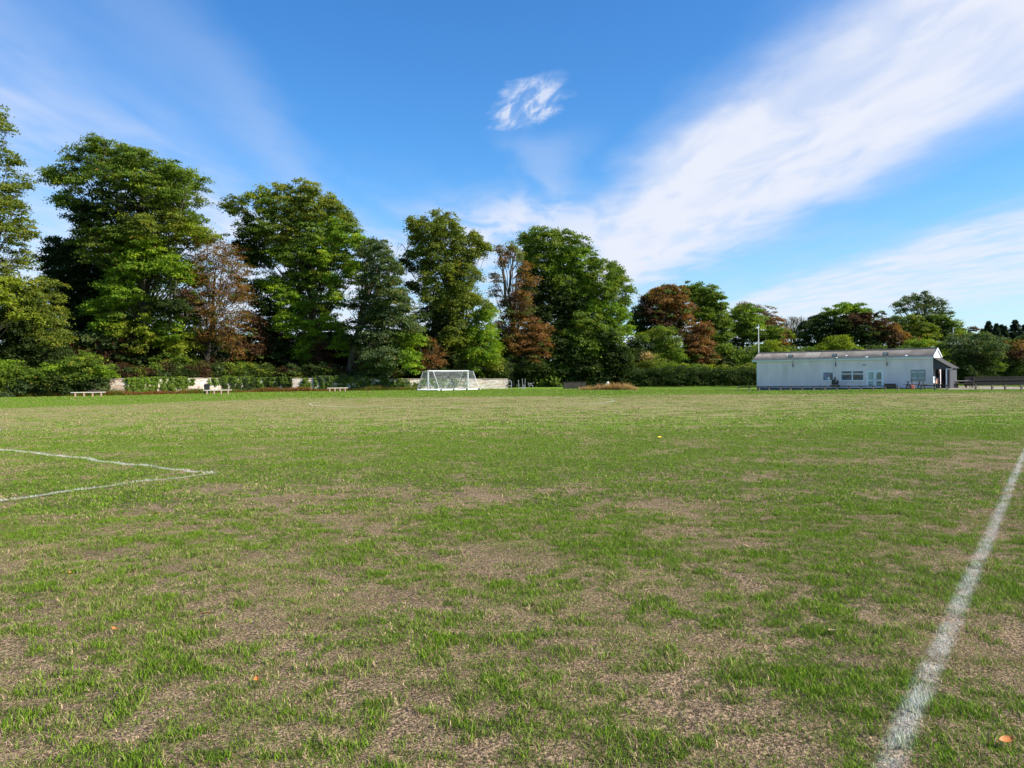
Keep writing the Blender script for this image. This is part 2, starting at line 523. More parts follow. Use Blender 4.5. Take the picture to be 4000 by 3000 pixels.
# the ground sheet, dense near the camera with a little unevenness
def ground():
    ys = np.concatenate([np.linspace(-40, 0, 9)[:-1], np.linspace(0, 30, 121)[:-1], np.linspace(30, 160, 66)[:-1], np.array([160, 240, 400, 800, 1600, 3200])])
    xs_ = np.concatenate([np.array([-3000, -1200, -500, -250, -150, -100]), np.linspace(-70, -22, 25), np.linspace(-21, 21, 127), np.linspace(22, 70, 25), np.array([100, 150, 250, 500, 1200, 3000])])
    X, Y = np.meshgrid(xs_, ys)
    Z = 0.018 * np.sin(X * 1.7 + 0.4 * Y) * np.cos(Y * 1.3 - 0.7 * X) + 0.012 * np.sin(X * 4.1 + 1.0) * np.sin(Y * 3.7)
    Z *= np.clip((35 - np.abs(Y)) / 20, 0, 1) * np.clip((26 - np.abs(X)) / 8, 0, 1)
    Z += dip(X, Y)
    V = np.stack([X, Y, Z], -1).reshape(-1, 3)
    nx, ny = len(xs_), len(ys)
    i = np.arange(nx - 1)[None, :] + np.arange(ny - 1)[:, None] * nx
    Fq = np.stack([i, i + 1, i + 1 + nx, i + nx], -1).reshape(-1, 4)
    me = bpy.data.meshes.new('ground')
    me.from_pydata(V.tolist(), [], Fq.tolist())
    me.polygons.foreach_set('use_smooth', [True] * len(me.polygons))
    o = link('ground', me, ground_mat())
    o['kind'] = 'structure'
    return o


def gz_at(x, y):
    z = 0.018 * np.sin(x * 1.7 + 0.4 * y) * np.cos(y * 1.3 - 0.7 * x) + 0.012 * np.sin(x * 4.1 + 1.0) * np.sin(y * 3.7)
    return z * np.clip((35 - np.abs(y)) / 20, 0, 1) * np.clip((26 - np.abs(x)) / 8, 0, 1) + dip(x, y)


ground()


# ------------------------------------------------------------------ grass
M_BLADE = blade_mat()


def tuft(name, nb, rad, hmin, hmax, wd, lean, flat):
    """a handful of bent blades; every blade three triangles"""
    r = np.random.default_rng(abs(hash(name)) % 1000 if False else sum(map(ord, name)))
    V = []; A = []
    Fc = []
    for k in range(nb):
        an = r.uniform(0, 2 * np.pi); rd = rad * np.sqrt(r.uniform(0, 1))
        bx, by = rd * np.cos(an), rd * np.sin(an)
        dr = r.uniform(0, 2 * np.pi); h = r.uniform(hmin, hmax)
        ln = h * r.uniform(lean * 0.3, lean)
        if r.uniform() < flat: ln = h * r.uniform(1.2, 2.2); h *= 0.3
        dx, dy = np.cos(dr), np.sin(dr)
        fa = r.uniform(0, 2 * np.pi); ww = wd * r.uniform(0.6, 1.3) / 2
        sx, sy = -np.sin(fa) * ww, np.cos(fa) * ww
        p0 = np.array((bx, by, -0.004)); p1 = np.array((bx + dx * ln * 0.35, by + dy * ln * 0.35, h * 0.6)); p2 = np.array((bx + dx * ln, by + dy * ln, h))
        s_ = np.array((sx, sy, 0))
        b = len(V)
        V += [p0 - s_, p0 + s_, p1 + s_ * 0.8, p1 - s_ * 0.8, p2]
        r1, r2 = r.uniform(), r.uniform()
        A += [(r1, r2, 0)] * 2 + [(r1, r2, 0.6)] * 2 + [(r1, r2, 1)]
        Fc += [(b, b + 1, b + 2, b + 3), (b + 3, b + 2, b + 4)]
    me = bpy.data.meshes.new(name)
    me.from_pydata([tuple(map(float, q)) for q in V], [], Fc)
    at = me.attributes.new('blade', 'FLOAT_VECTOR', 'POINT')
    at.data.foreach_set('vector', np.array(A, np.float32).reshape(-1))
    me.materials.append(M_BLADE)
    return bpy.data.objects.new(name, me)


def grass_zone(name, y0, y1, step, tufts, seed, green_scale, dry_scale, half=0.86):
    col = bpy.data.collections.new(name + '_tufts')
    for q in tufts: col.objects.link(q)
    r = np.random.default_rng(seed)
    ys = np.arange(y0, y1, step)
    pts = []
    for y in ys:
        hw = half * y + 1.6
        n = int(2 * hw / step)
        x = -hw + (np.arange(n) + r.uniform(0, 1, n)) * step
        yy = y + r.uniform(-0.5, 0.5, n) * step
        pts.append(np.stack([x, yy], -1))
    pts = np.concatenate(pts)
    # soften the zone's far edge
    keep = r.uniform(0, 1, len(pts)) < np.clip((y1 - pts[:, 1]) / (0.18 * (y1 - y0)) + 0.05, 0, 1)
    pts = pts[keep]
    n = len(pts)
    co = np.zeros((n, 3), np.float32); co[:, :2] = pts; co[:, 2] = gz_at(pts[:, 0], pts[:, 1]) - 0.003
    me = bpy.data.meshes.new(name)
    me.vertices.add(n); me.vertices.foreach_set('co', co.reshape(-1))
    for nm, arr in (('spin', r.uniform(0, 6.283, n)), ('size', r.uniform(0.7, 1.3, n)), ('pick', r.uniform(0, 1, n))):
        a = me.attributes.new(nm, 'FLOAT', 'POINT'); a.data.foreach_set('value', arr.astype(np.float32))
    me.materials.append(M_BLADE)
    o = link(name, me)
    ng = bpy.data.node_groups.new(name, 'GeometryNodeTree')
    ng.interface.new_socket('Geometry', in_out='INPUT', socket_type='NodeSocketGeometry')
    ng.interface.new_socket('Geometry', in_out='OUTPUT', socket_type='NodeSocketGeometry')
    t = NT(ng)
    gi = t.n('NodeGroupInput'); go = t.n('NodeGroupOutput')
    pos = t.n('GeometryNodeInputPosition').outputs[0]
    def attr(nm):
        q = t.n('GeometryNodeInputNamedAttribute', data_type='FLOAT'); q.inputs[0].default_value = nm
        return q.outputs[0]
    g, marg, far = green_field(t, t.vm('MULTIPLY', pos, (1, 1, 0)))
    pk = attr('pick')
    nv = len(tufts) // 2
    isg = t.m('GREATER_THAN', t.m('ADD', g, t.m('MULTIPLY', t.m('SUBTRACT', pk, 0.5), 0.6)), 0.5)
    var = t.m('FLOOR', t.m('MULTIPLY', t.m('FRACT', t.m('MULTIPLY', pk, 17.0)), nv - 0.001))
    idx = t.m('ADD', t.m('MULTIPLY', isg, nv), var)
    lump = t.sm(t.noise(t.vm('MULTIPLY', pos, (1, 1, 0)), 2.6, 3, 0.6), 0.35, 0.68, 0.6, 1.5)
    sc = t.m('MULTIPLY', attr('size'), t.m('ADD', t.m('MULTIPLY', t.m('MULTIPLY', isg, lump), green_scale), t.m('MULTIPLY', t.m('SUBTRACT', 1.0, isg), dry_scale)))
    ci = t.n('GeometryNodeCollectionInfo'); ci.inputs[0].default_value = col
    ci.inputs[1].default_value = True; ci.inputs[2].default_value = True
    ip = t.n('GeometryNodeInstanceOnPoints')
    t.t.links.new(gi.outputs[0], ip.inputs['Points'])
    t.t.links.new(ci.outputs[0], ip.inputs['Instance'])
    ip.inputs['Pick Instance'].default_value = True
    fi = t.n('FunctionNodeFloatToInt'); t.put(fi.inputs[0], idx)
    t.t.links.new(fi.outputs[0], ip.inputs['Instance Index'])
    rot = t.comb(0.0, 0.0, attr('spin'))
    t.t.links.new(rot, ip.inputs['Rotation'])
    t.t.links.new(t.comb(t.m('ADD', t.m('MULTIPLY', sc, 0.4), 0.6), t.m('ADD', t.m('MULTIPLY', sc, 0.4), 0.6), sc), ip.inputs['Scale'])
    t.t.links.new(ip.outputs[0], go.inputs[0])
    md = o.modifiers.new('grass', 'NODES'); md.node_group = ng
    tag(o, kind='stuff')
    return o, n


def tufts(pref, nb, rad, h, wd):
    L = []
    for k in range(4):
        L.append(tuft('%s_dry_%d' % (pref, k), int(nb * 2.0), rad, h * 0.25, h * 0.6, wd * 0.9, 1.6, 0.8))
    for k in range(4):
        L.append(tuft('%s_green_%d' % (pref, k), nb, rad, h * 0.4, h * 1.3, wd, 1.3, 0.3))
    return L


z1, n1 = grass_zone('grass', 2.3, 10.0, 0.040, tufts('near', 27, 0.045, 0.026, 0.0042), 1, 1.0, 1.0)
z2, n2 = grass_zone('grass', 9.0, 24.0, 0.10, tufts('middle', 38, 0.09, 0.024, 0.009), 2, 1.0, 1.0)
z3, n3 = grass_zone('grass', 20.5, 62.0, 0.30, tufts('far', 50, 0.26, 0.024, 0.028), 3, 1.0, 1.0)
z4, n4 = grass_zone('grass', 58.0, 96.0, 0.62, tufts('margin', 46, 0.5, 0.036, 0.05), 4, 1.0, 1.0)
z4['label'] = 'green turf blades of the strip beyond the pitch'
for z, l in ((z1, 'patchy green and straw turf blades nearest the camera'), (z2, 'mixed green and dry turf blades on the near half of the pitch'), (z3, 'turf blades of the tan middle of the pitch')):
    z['label'] = l
print('grass')#, n1, n2, n3)

# ------------------------------------------------------------------ foliage generator
PAL = {   # leaf colours; bright and dark also put crown sun and shade into colour
    'green': ((0.078, 0.130, 0.018), (0.190, 0.270, 0.034)),
    'bright': ((0.100, 0.185, 0.014), (0.225, 0.340, 0.028)),
    'lime': ((0.150, 0.200, 0.014), (0.290, 0.340, 0.030)),
    'olive': ((0.092, 0.125, 0.020), (0.215, 0.260, 0.036)),
    'grey': ((0.058, 0.090, 0.036), (0.130, 0.180, 0.068)),
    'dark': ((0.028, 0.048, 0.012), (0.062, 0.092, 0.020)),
    'brown': ((0.130, 0.066, 0.018), (0.320, 0.165, 0.046)),
    'rust': ((0.150, 0.068, 0.024), (0.340, 0.165, 0.062)),
    'copper': ((0.060, 0.030, 0.017), (0.135, 0.068, 0.034)),
    'pale': ((0.15, 0.115, 0.085), (0.26, 0.205, 0.155)),
    'straw': ((0.34, 0.21, 0.10), (0.62, 0.43, 0.24)),
    'conifer': ((0.018, 0.030, 0.020), (0.036, 0.055, 0.034)),
}


def leaf_tris(c, nrm, size, aspect=0.55):
    """triangular leaves: centres c, normals nrm, size per leaf"""
    n = len(c)
    a = rng.normal(size=(n, 3)); a -= nrm * np.sum(a * nrm, 1, keepdims=True)
    a /= np.linalg.norm(a, axis=1, keepdims=True) + 1e-9
    b = np.cross(nrm, a)
    s = size[:, None]
    return np.stack([c + a * s, c - a * s * 0.55 + b * s * aspect, c - a * s * 0.55 - b * s * aspect], 1)


def lobes_leaves(lobes, Y, depth, leaf, dens, kind, spray=1.0, droop=0.35, seedoff=0):
    """lobes: (px, py, r[, kind[, dens]]) -> triangles and colours. Every lobe is made of flattened leaf sprays."""
    VV, CC = [], []
    cs = []
    mx = np.mean([l[0] for l in lobes])
    wdt = (max(l[0] for l in lobes) - min(l[0] for l in lobes)) / F * Y / 2 + 1.5
    for l in lobes:
        px, py, r = l[:3]
        kd = l[3] if len(l) > 3 and l[3] else kind
        dn = l[4] if len(l) > 4 else 1.0
        rw = r / F * Y
        off = (px - mx) / F * Y / wdt
        # the crown is round: lobes at its edges lie mid-depth, those at its middle front and back
        fr = math.sqrt(max(0.0, 1 - off * off)) * depth
        for sgn in ((-1, 1) if fr > rw * 0.8 else (0,)):
            dy = sgn * fr * random.uniform(0.25, 0.75)
            yy = Y + dy
            c0 = P(px, py, Y); c0[1] = yy
            if sgn > 0: c0[0] += random.uniform(-.3, .3) * rw
            cs.append((c0, rw))
            rw *= 1.07
            ns = max(6, int(rw * rw * 10.5 / (spray * spray) * dn))
            d = rng.normal(size=(ns, 3)); d /= np.linalg.norm(d, axis=1, keepdims=True)
            rad = rw * rng.uniform(0.35, 1.0, ns) ** 0.6
            rad *= 1 + 0.16 * rng.normal(size=ns)
            sc = c0 + d * rad[:, None] * np.array((1.0, 1.0, 0.88))
            srad = rng.uniform(0.35, 0.78, ns) * spray
            nl = max(6, int(dens * 2.5 * spray * spray))
            # leaves inside a flattened spray that tilts outward and droops
            q = rng.normal(size=(ns, nl, 3)) * 0.62
            out = d.copy(); out[:, 2] = 0
            out /= np.linalg.norm(out, axis=1, keepdims=True) + 1e-6
            along = np.sum(q * out[:, None, :], 2)
            q[:, :, 2] *= 0.34
            q[:, :, 2] -= droop * np.maximum(along, 0) * rng.uniform(0.5, 1.2, (ns, 1))
            pos = sc[:, None, :] + q * srad[:, None, None]
            nr = rng.normal(size=(ns, nl, 3)) * 0.55 + np.array((0, 0, 0.75)) + out[:, None, :] * 0.45
            nr /= np.linalg.norm(nr, axis=2, keepdims=True)
            lo, hi = np.array(PAL[kd][0]), np.array(PAL[kd][1])
            ts = rng.uniform(0, 1, (ns, 1, 1)); tl = rng.uniform(0, 1, (ns, nl, 1))
            tt = np.clip(0.62 * ts + 0.38 * tl, 0, 1)
            cc = lo + (hi - lo) * tt
            if kd in ('brown', 'rust', 'copper'):
                grn = rng.uniform(0, 1, (ns, 1, 1)) < 0.13
                cc = np.where(grn, cc * 0 + np.array((0.11, 0.15, 0.03)), cc)
            if kd in ('green', 'olive', 'grey', 'bright', 'lime'):
                aut = rng.uniform(0, 1, (ns, nl, 1)) < 0.035
                cc = np.where(aut, np.array((0.22, 0.15, 0.03)), cc)
            hi_ = rng.uniform(0, 1, (ns, 1, 1)) < 0.16  # some sprays tinted lighter and yellower, sunlit highlights put into leaf colour
            if kd in ('green', 'olive', 'grey', 'bright'): cc = np.where(hi_, cc * np.array((1.5, 1.28, .9)), cc)
            sz = leaf * .80 * rng.uniform(0.6, 1.25, (ns, nl))
            VV.append(leaf_tris(pos.reshape(-1, 3), nr.reshape(-1, 3), sz.reshape(-1)))
            CC.append(cc.reshape(-1, 3))
    V = np.concatenate(VV); C = np.concatenate(CC)
    ok = V[:, :, 2].min(1) > -0.02
    return V[ok], C[ok], cs


TREES = 0


def tree(name, label, cat, base, Y, lobes, kind='green', depth=3.5, leaf=0.23, dens=26, trunk_r=0.45, spray=1.0, droop=0.35,
         twigs=0, bark=None, group=None, fork=0.35, limb_r=0.07, parts=('trunk', 'branches', 'crown'), bare=None):
    """a tree standing at base=(px of trunk foot) and distance Y"""
    foot = P(base, 1500, Y); foot[2] = 0
    root = empty(name, foot, 0, label, cat, group)
    V, C, cs = lobes_leaves(lobes, Y, depth, leaf, dens, kind, spray, droop)
    V = V - foot
    me = tri_mesh(parts[2], V, C)
    link(parts[2], me, M_LEAF, root)
    bark = bark or M_BARK
    top = max(c[0][2] for c in cs)
    mid = np.mean([c[0] for c in cs], 0)
    if trunk_r > 0:
        tb = MB()
        tz = top * 0.86
        pts = []; rr_ = []
        lean = np.array((mid[0] - foot[0], mid[1] - foot[1]))
        for i in range(9):
            s_ = i / 8
            pts.append((lean[0] * s_ * s_ * 0.9 + random.uniform(-.12, .12) * (s_ > 0) * 2, lean[1] * s_ * s_ * .9 + random.uniform(-.2, .2) * (s_ > 0), tz * s_))
            rr_.append(trunk_r * (1.35 if i == 0 else 1.0) * (1 - 0.86 * s_) ** 0.8)
        tb.tube(pts, rr_, 9)
        tb.build(parts[0], bark, root, smooth=True)
        br = MB()
        def trunk_at(z):
            s_ = min(max(z / tz, 0), 1); i = min(int(s_ * 8), 7); f = s_ * 8 - i
            return np.array(pts[i]) * (1 - f) + np.array(pts[i + 1]) * f
        for c0, rw in cs:
            e = c0 - foot
            z0 = max(top * 0.10, e[2] * random.uniform(fork, fork + 0.3) )
            a = trunk_at(min(z0, tz * .95))
            m1 = a * 0.55 + e * 0.45 + np.array((random.uniform(-.4, .4), random.uniform(-.4, .4), random.uniform(-.2, .9)))
            m2 = a * 0.2 + e * 0.8 + np.array((random.uniform(-.3, .3), random.uniform(-.3, .3), random.uniform(-.2, .4)))
            r0 = limb_r * random.uniform(0.7, 1.4)
            br.tube([a, m1, m2, e], [r0, r0 * 0.7, r0 * 0.45, r0 * 0.2], 5)
            for k in range(3 + twigs):
                dd = np.array([random.gauss(0, 1) for _ in range(3)]); dd[2] += 0.5; dd /= np.linalg.norm(dd)
                s_ = random.random()
                st = m2 * (1 - s_) + e * s_
                en = e + dd * rw * random.uniform(.6, 1.1)
                kn = st * .5 + en * .5 + np.array([random.uniform(-.2, .2) for _ in range(3)])
                br.tube([st, kn, en], [r0 * .32, r0 * .22, 0.012], 4)
        br.build(parts[1], bark, root, smooth=True)
    if bare:
        for path, r0, r1 in bare:
            bb = MB()
            pp = [P(x, y, Y - depth * 0.55) - foot for x, y in path]
            n = len(pp)
            bb.tube(pp, [(r0 + (r1 - r0) * i / (n - 1)) * .8 for i in range(n)], 6)
            bb.build('bare_limb', bark if bark is not M_BARK or len(bare) > 1 else M_BARK, root, smooth=True)
    return root


def conv(L, s, ox, oy):
    out = []
    for l in L:
        q = [ox + l[0] / s, oy + l[1] / s, l[2] / s] + list(l[3:])
        out.append(tuple(q))
    return out


def c1(L): return conv(L, 1.276, 0, 300)
def c2(L): return conv(L, 1.746, 800, 650)
def c3(L): return conv(L, 2.0109, 1500, 780)
def c4(L): return conv(L, 2.212, 2400, 1000)
def c5(L): return conv(L, 2.765, 3200, 1000)


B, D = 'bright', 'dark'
tree('beech_tree', 'tall tree cut off by the left edge of the picture with yellow green leaves', 'tree', -60, 78, [(q[0] - 42, *q[1:]) for q in c1([
    (-60, 150, 60), (-40, 230, 60), (15, 235, 38, None, .6), (-20, 350, 80, 'olive'), (30, 380, 45, 'olive'), (25, 480, 65, 'olive'), (60, 560, 40), (40, 600, 80, 'olive'), (110, 640, 42, 'olive'),
    (20, 760, 85), (95, 720, 55, 'olive'), (160, 770, 26, 'olive', .5), (40, 880, 66, 'olive'), (-20, 950, 90), (50, 1050, 80, 'lime'), (110, 1110, 58, 'lime'),
    (20, 1150, 90, 'lime'), (170, 1190, 35, 'lime', .6), (-40, 1250, 90), (-100, 500, 90), (-120, 700, 90), (-120, 900, 90), (-120, 1100, 90)])], kind='olive', depth=4.5, leaf=0.20, dens=20)
tree('yew_tree', 'dark olive conical yew between the left edge tree and the tallest tree', 'tree', 130, 82, c1([
    (130, 1020, 42, 'olive'), (180, 1060, 60, 'olive'), (225, 1120, 52, 'olive'), (110, 1110, 80), (230, 1210, 66, 'olive'), (150, 1220, 90), (50, 1230, 90), (265, 1300, 50, 'olive'), (170, 1320, 90), (60, 1330, 90), (270, 1390, 55), (150, 1420, 70), (40, 1400, 70)]),
    kind='dark', depth=3.5, leaf=0.19, dens=30, droop=0.7, spray=.85)
tree('beech_tree', 'tallest tree on the left with an open crown of pale forking limbs', 'tree', 560, 92, c1([
    (275, 490, 36), (330, 510, 62), (400, 470, 40, None, .6), (430, 420, 52), (510, 385, 52), (570, 375, 60), (650, 410, 66), (745, 440, 64), (840, 480, 62), (900, 490, 56), (965, 520, 44),
    (350, 620, 40), (390, 650, 50), (455, 560, 55, None, .4), (520, 520, 60, None, .45), (600, 500, 75), (700, 540, 80), (800, 580, 80), (900, 590, 66, None, .7), (980, 610, 36, None, .7), (960, 690, 42, None, .7),
    (450, 690, 66, D), (560, 650, 80, D), (680, 670, 90, D), (820, 680, 80, 'olive'), (900, 720, 60, 'olive'),
    (450, 800, 70, 'olive'), (540, 790, 80, 'olive'), (660, 780, 90), (800, 780, 80, 'olive'), (900, 800, 50, 'olive'), (540, 880, 80, 'olive'), (660, 860, 80, B), (790, 860, 80, B),
    (1000, 780, 46, 'lime'), (1050, 800, 30, 'lime'), (930, 780, 40, 'olive'), (880, 1090, 60, D), (930, 1160, 66, D), (980, 1090, 40, 'copper', .7), (850, 1180, 60, D), (720, 950, 90, B), (840, 950, 70, B), (930, 960, 60, B), (640, 1010, 76, B), (950, 1005, 40, B),
    (600, 1100, 80, B), (700, 1100, 80, B), (540, 1170, 45, B), (640, 1170, 60), (600, 1260, 62, 'bright'), (690, 1270, 50, 'lime'), (800, 1250, 50, 'lime'), (880, 1260, 70, 'bright'), (910, 1330, 52, 'lime'), (830, 1310, 50, 'lime'), (740, 1340, 40, 'olive'),
    (700, 1400, 50, 'brown', .6), (880, 1420, 60, 'green'), (960, 1440, 40)]), kind='green', depth=5.0, leaf=0.20, dens=27, trunk_r=0.7, limb_r=0.09, bark=M_BARK, fork=.4,
    bare=[([(668, 1270), (665, 1180), (668, 1120), (665, 1060)], .22, .1), ([(668, 1230), (690, 1120), (688, 1060)], .14, .07), ([(640, 1230), (652, 1190), (630, 1165)], .09, .04), ([(640, 1230), (612, 1245), (625, 1200)], .07, .03),
          ([(490, 870), (450, 760), (465, 700), (440, 650)], .14, .06), ([(470, 840), (500, 760), (560, 690)], .13, .05), ([(415, 720), (405, 690), (418, 660)], .1, .05), ([(370, 800), (350, 740), (345, 700)], .1, .05)])
tree('holly_tree', 'very dark broad tree in shade left of the tallest tree', 'tree', 290, 98, c1([
    (330, 850, 52), (300, 920, 60), (390, 860, 70), (330, 980, 80), (420, 960, 90), (320, 1080, 76), (410, 1090, 90), (500, 1050, 80), (340, 1190, 80), (440, 1200, 90), (520, 1190, 80), (400, 1310, 90), (500, 1310, 90), (600, 1340, 80), (650, 1240, 60), (560, 960, 80)]),
    kind=D, depth=4, leaf=0.22, dens=28)
tree('horse_chestnut_tree', 'thin brown leaved chestnut with many bare twigs beside the tallest tree', 'tree', 812, 95, c1([
    (1080, 845, 54), (1150, 870, 50), (1020, 900, 52), (1100, 940, 76), (1185, 960, 60), (1010, 1010, 66), (1080, 1060, 80), (1180, 1080, 70), (1020, 1150, 72), (1110, 1180, 80), (1200, 1200, 54), (1050, 1260, 70), (1150, 1290, 74),
    (1000, 1340, 46), (960, 980, 36), (1210, 1110, 40), (960, 1100, 40), (1190, 1360, 50)]), kind='brown', depth=3.6, leaf=0.16, dens=11, trunk_r=0.34, twigs=9, limb_r=0.06, bark=M_BARK)
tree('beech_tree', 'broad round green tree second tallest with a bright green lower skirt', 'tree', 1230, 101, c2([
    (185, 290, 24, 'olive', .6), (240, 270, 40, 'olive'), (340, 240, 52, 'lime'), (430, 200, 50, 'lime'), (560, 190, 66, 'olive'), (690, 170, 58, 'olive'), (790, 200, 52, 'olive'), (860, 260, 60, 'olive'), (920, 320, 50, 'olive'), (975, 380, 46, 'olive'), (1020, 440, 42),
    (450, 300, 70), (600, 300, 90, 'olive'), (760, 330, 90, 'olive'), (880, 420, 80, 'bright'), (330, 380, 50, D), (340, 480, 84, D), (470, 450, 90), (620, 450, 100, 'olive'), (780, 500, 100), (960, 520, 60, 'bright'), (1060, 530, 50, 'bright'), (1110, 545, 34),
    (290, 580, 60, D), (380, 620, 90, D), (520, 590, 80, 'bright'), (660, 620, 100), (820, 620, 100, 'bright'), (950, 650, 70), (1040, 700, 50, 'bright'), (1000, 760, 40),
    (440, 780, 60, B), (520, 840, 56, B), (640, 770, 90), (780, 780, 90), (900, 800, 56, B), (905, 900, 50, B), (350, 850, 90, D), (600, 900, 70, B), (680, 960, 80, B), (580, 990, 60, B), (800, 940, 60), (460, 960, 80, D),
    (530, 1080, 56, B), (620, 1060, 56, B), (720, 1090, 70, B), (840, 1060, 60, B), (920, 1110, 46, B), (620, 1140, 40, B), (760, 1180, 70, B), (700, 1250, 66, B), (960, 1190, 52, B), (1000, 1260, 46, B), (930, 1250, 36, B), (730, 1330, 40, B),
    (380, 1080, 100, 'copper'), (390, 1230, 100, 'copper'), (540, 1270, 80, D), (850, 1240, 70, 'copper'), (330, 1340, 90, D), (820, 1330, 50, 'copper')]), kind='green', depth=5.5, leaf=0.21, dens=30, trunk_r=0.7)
tree('ash_tree', 'grey green tree leaning right between the broad round one and the column tree', 'tree', 1370, 97, c2([
    (1150, 530, 42), (1220, 580, 52), (1280, 630, 38), (1100, 610, 50), (1180, 680, 58), (1255, 690, 40), (1310, 700, 26), (1120, 770, 64), (1220, 790, 66), (1300, 800, 44), (1080, 880, 50), (1180, 900, 80), (1290, 890, 70), (1360, 940, 52),
    (1130, 1010, 76), (1260, 1020, 84), (1370, 1050, 66), (1430, 1110, 46), (1120, 1150, 76), (1240, 1160, 84), (1360, 1180, 76, 'green'), (1440, 1180, 46, B), (1150, 1290, 76), (1270, 1300, 76), (1380, 1300, 66, B), (1420, 1370, 36, B), (1110, 1390, 46), (1060, 1230, 40),
    (1240, 1400, 56), (1010, 960, 40, D), (1000, 1080, 46, D, .7), (1010, 1180, 50, D), (1180, 1040, 60, D)]), kind='grey', depth=4.4, leaf=0.22, dens=26, trunk_r=0.5)
tree('elder_shrub', 'small rust coloured shrub between the grey green tree and the column tree', 'shrub', 1700, 100, c2([
    (1530, 1200, 36), (1585, 1260, 42), (1530, 1310, 50), (1590, 1340, 40), (1500, 1370, 40)]), kind='rust', depth=1.5, leaf=0.17, dens=14, trunk_r=.12, limb_r=.05)
tree('lime_tree', 'tall narrow column shaped tree behind the two goals', 'tree', 1780, 104, c3([
    (420, 130, 34), (440, 180, 48), (330, 180, 42), (240, 170, 40), (240, 230, 46), (520, 160, 42), (570, 210, 42), (700, 280, 38), (680, 330, 40), (740, 330, 34), (800, 370, 26), (760, 400, 36), (260, 290, 60), (380, 270, 80), (500, 260, 70), (610, 300, 60),
    (200, 430, 46), (160, 480, 32, D), (215, 530, 28, D), (300, 390, 70), (430, 400, 84), (560, 410, 84), (680, 430, 56), (350, 520, 76), (480, 540, 90), (620, 540, 84), (710, 590, 46), (360, 640, 76), (500, 670, 90), (640, 680, 84),
    (220, 680, 30, D), (255, 700, 34, D), (360, 770, 66), (480, 800, 90), (630, 800, 84), (740, 780, 50), (800, 840, 52), (340, 900, 76, D), (470, 930, 90, D), (610, 930, 84), (750, 930, 76, B), (830, 890, 46, B),
    (400, 1040, 84, D), (560, 1060, 84), (690, 1060, 84, B), (810, 1040, 66, B), (870, 1130, 46, B), (450, 1160, 84, D), (620, 1180, 84), (740, 1210, 76, B), (850, 1220, 60, B), (890, 1290, 60, 'olive'), (560, 1290, 76, D), (700, 1320, 60, 'green'), (440, 1290, 70, D), (920, 1350, 50, D)]),
    kind='olive', depth=4.0, leaf=0.20, dens=30, trunk_r=0.55, droop=.9, bare=[([(1585, 975), (1572, 955), (1558, 952), (1550, 975)], .06, .02), ([(1572, 955), (1560, 968), (1545, 1000)], .04, .015)])
tree('horse_chestnut_tree', 'half dead chestnut with bare upper stems and rusty brown leaves below', 'tree', 2000, 109, c3([
    (905, 400, 26, 'pale', .3), (1010, 370, 34, 'olive', .3), (990, 430, 36, 'brown', .15), (935, 490, 36, 'brown', .3), (1060, 440, 44, 'olive', .25), (1100, 520, 46, 'brown', .15), (880, 610, 46, 'pale', .2), (870, 720, 44, 'pale', .2), (1080, 610, 46, 'brown', .25), (1170, 650, 44, 'brown', .4),
    (1040, 710, 56, 'brown', .5), (1000, 800, 70, 'copper'), (1110, 780, 64, 'brown', .7), (980, 900, 66, 'copper'), (1100, 880, 70, 'copper'), (960, 1010, 56, 'copper'), (1070, 960, 70, 'brown'), (1190, 960, 50, 'rust'), (1250, 1020, 60, 'rust'),
    (1150, 1050, 76, 'rust'), (1010, 1080, 72, 'brown'), (1250, 1110, 60, 'rust'), (1110, 1150, 76, 'rust'), (1180, 1210, 56, 'rust'), (1020, 1190, 60, 'brown'), (1270, 1190, 40, 'rust'), (900, 980, 26, 'pale', .3), (1180, 1270, 30, 'brown', .5), (1100, 1300, 70, D), (980, 1290, 60, D), (1220, 1310, 60, D), (900, 1150, 50, D), (900, 1250, 50, D)]),
    kind='brown', depth=3.4, leaf=0.19, dens=20, trunk_r=0.4, twigs=4, limb_r=.08,
    bare=[([(1975, 1180), (1972, 1120), (1965, 1050), (1958, 1000), (1945, 985)], .26, .08), ([(1990, 1140), (1995, 1060), (2010, 1000), (2018, 970)], .2, .07), ([(1965, 1060), (1950, 1045), (1940, 1030), (1925, 1025)], .07, .03),
          ([(1970, 1110), (1955, 1095), (1940, 1090), (1920, 1100)], .06, .02), ([(2000, 1060), (2030, 1010), (2040, 985)], .1, .04), ([(2005, 1090), (2040, 1050), (2065, 1060)], .08, .03)])
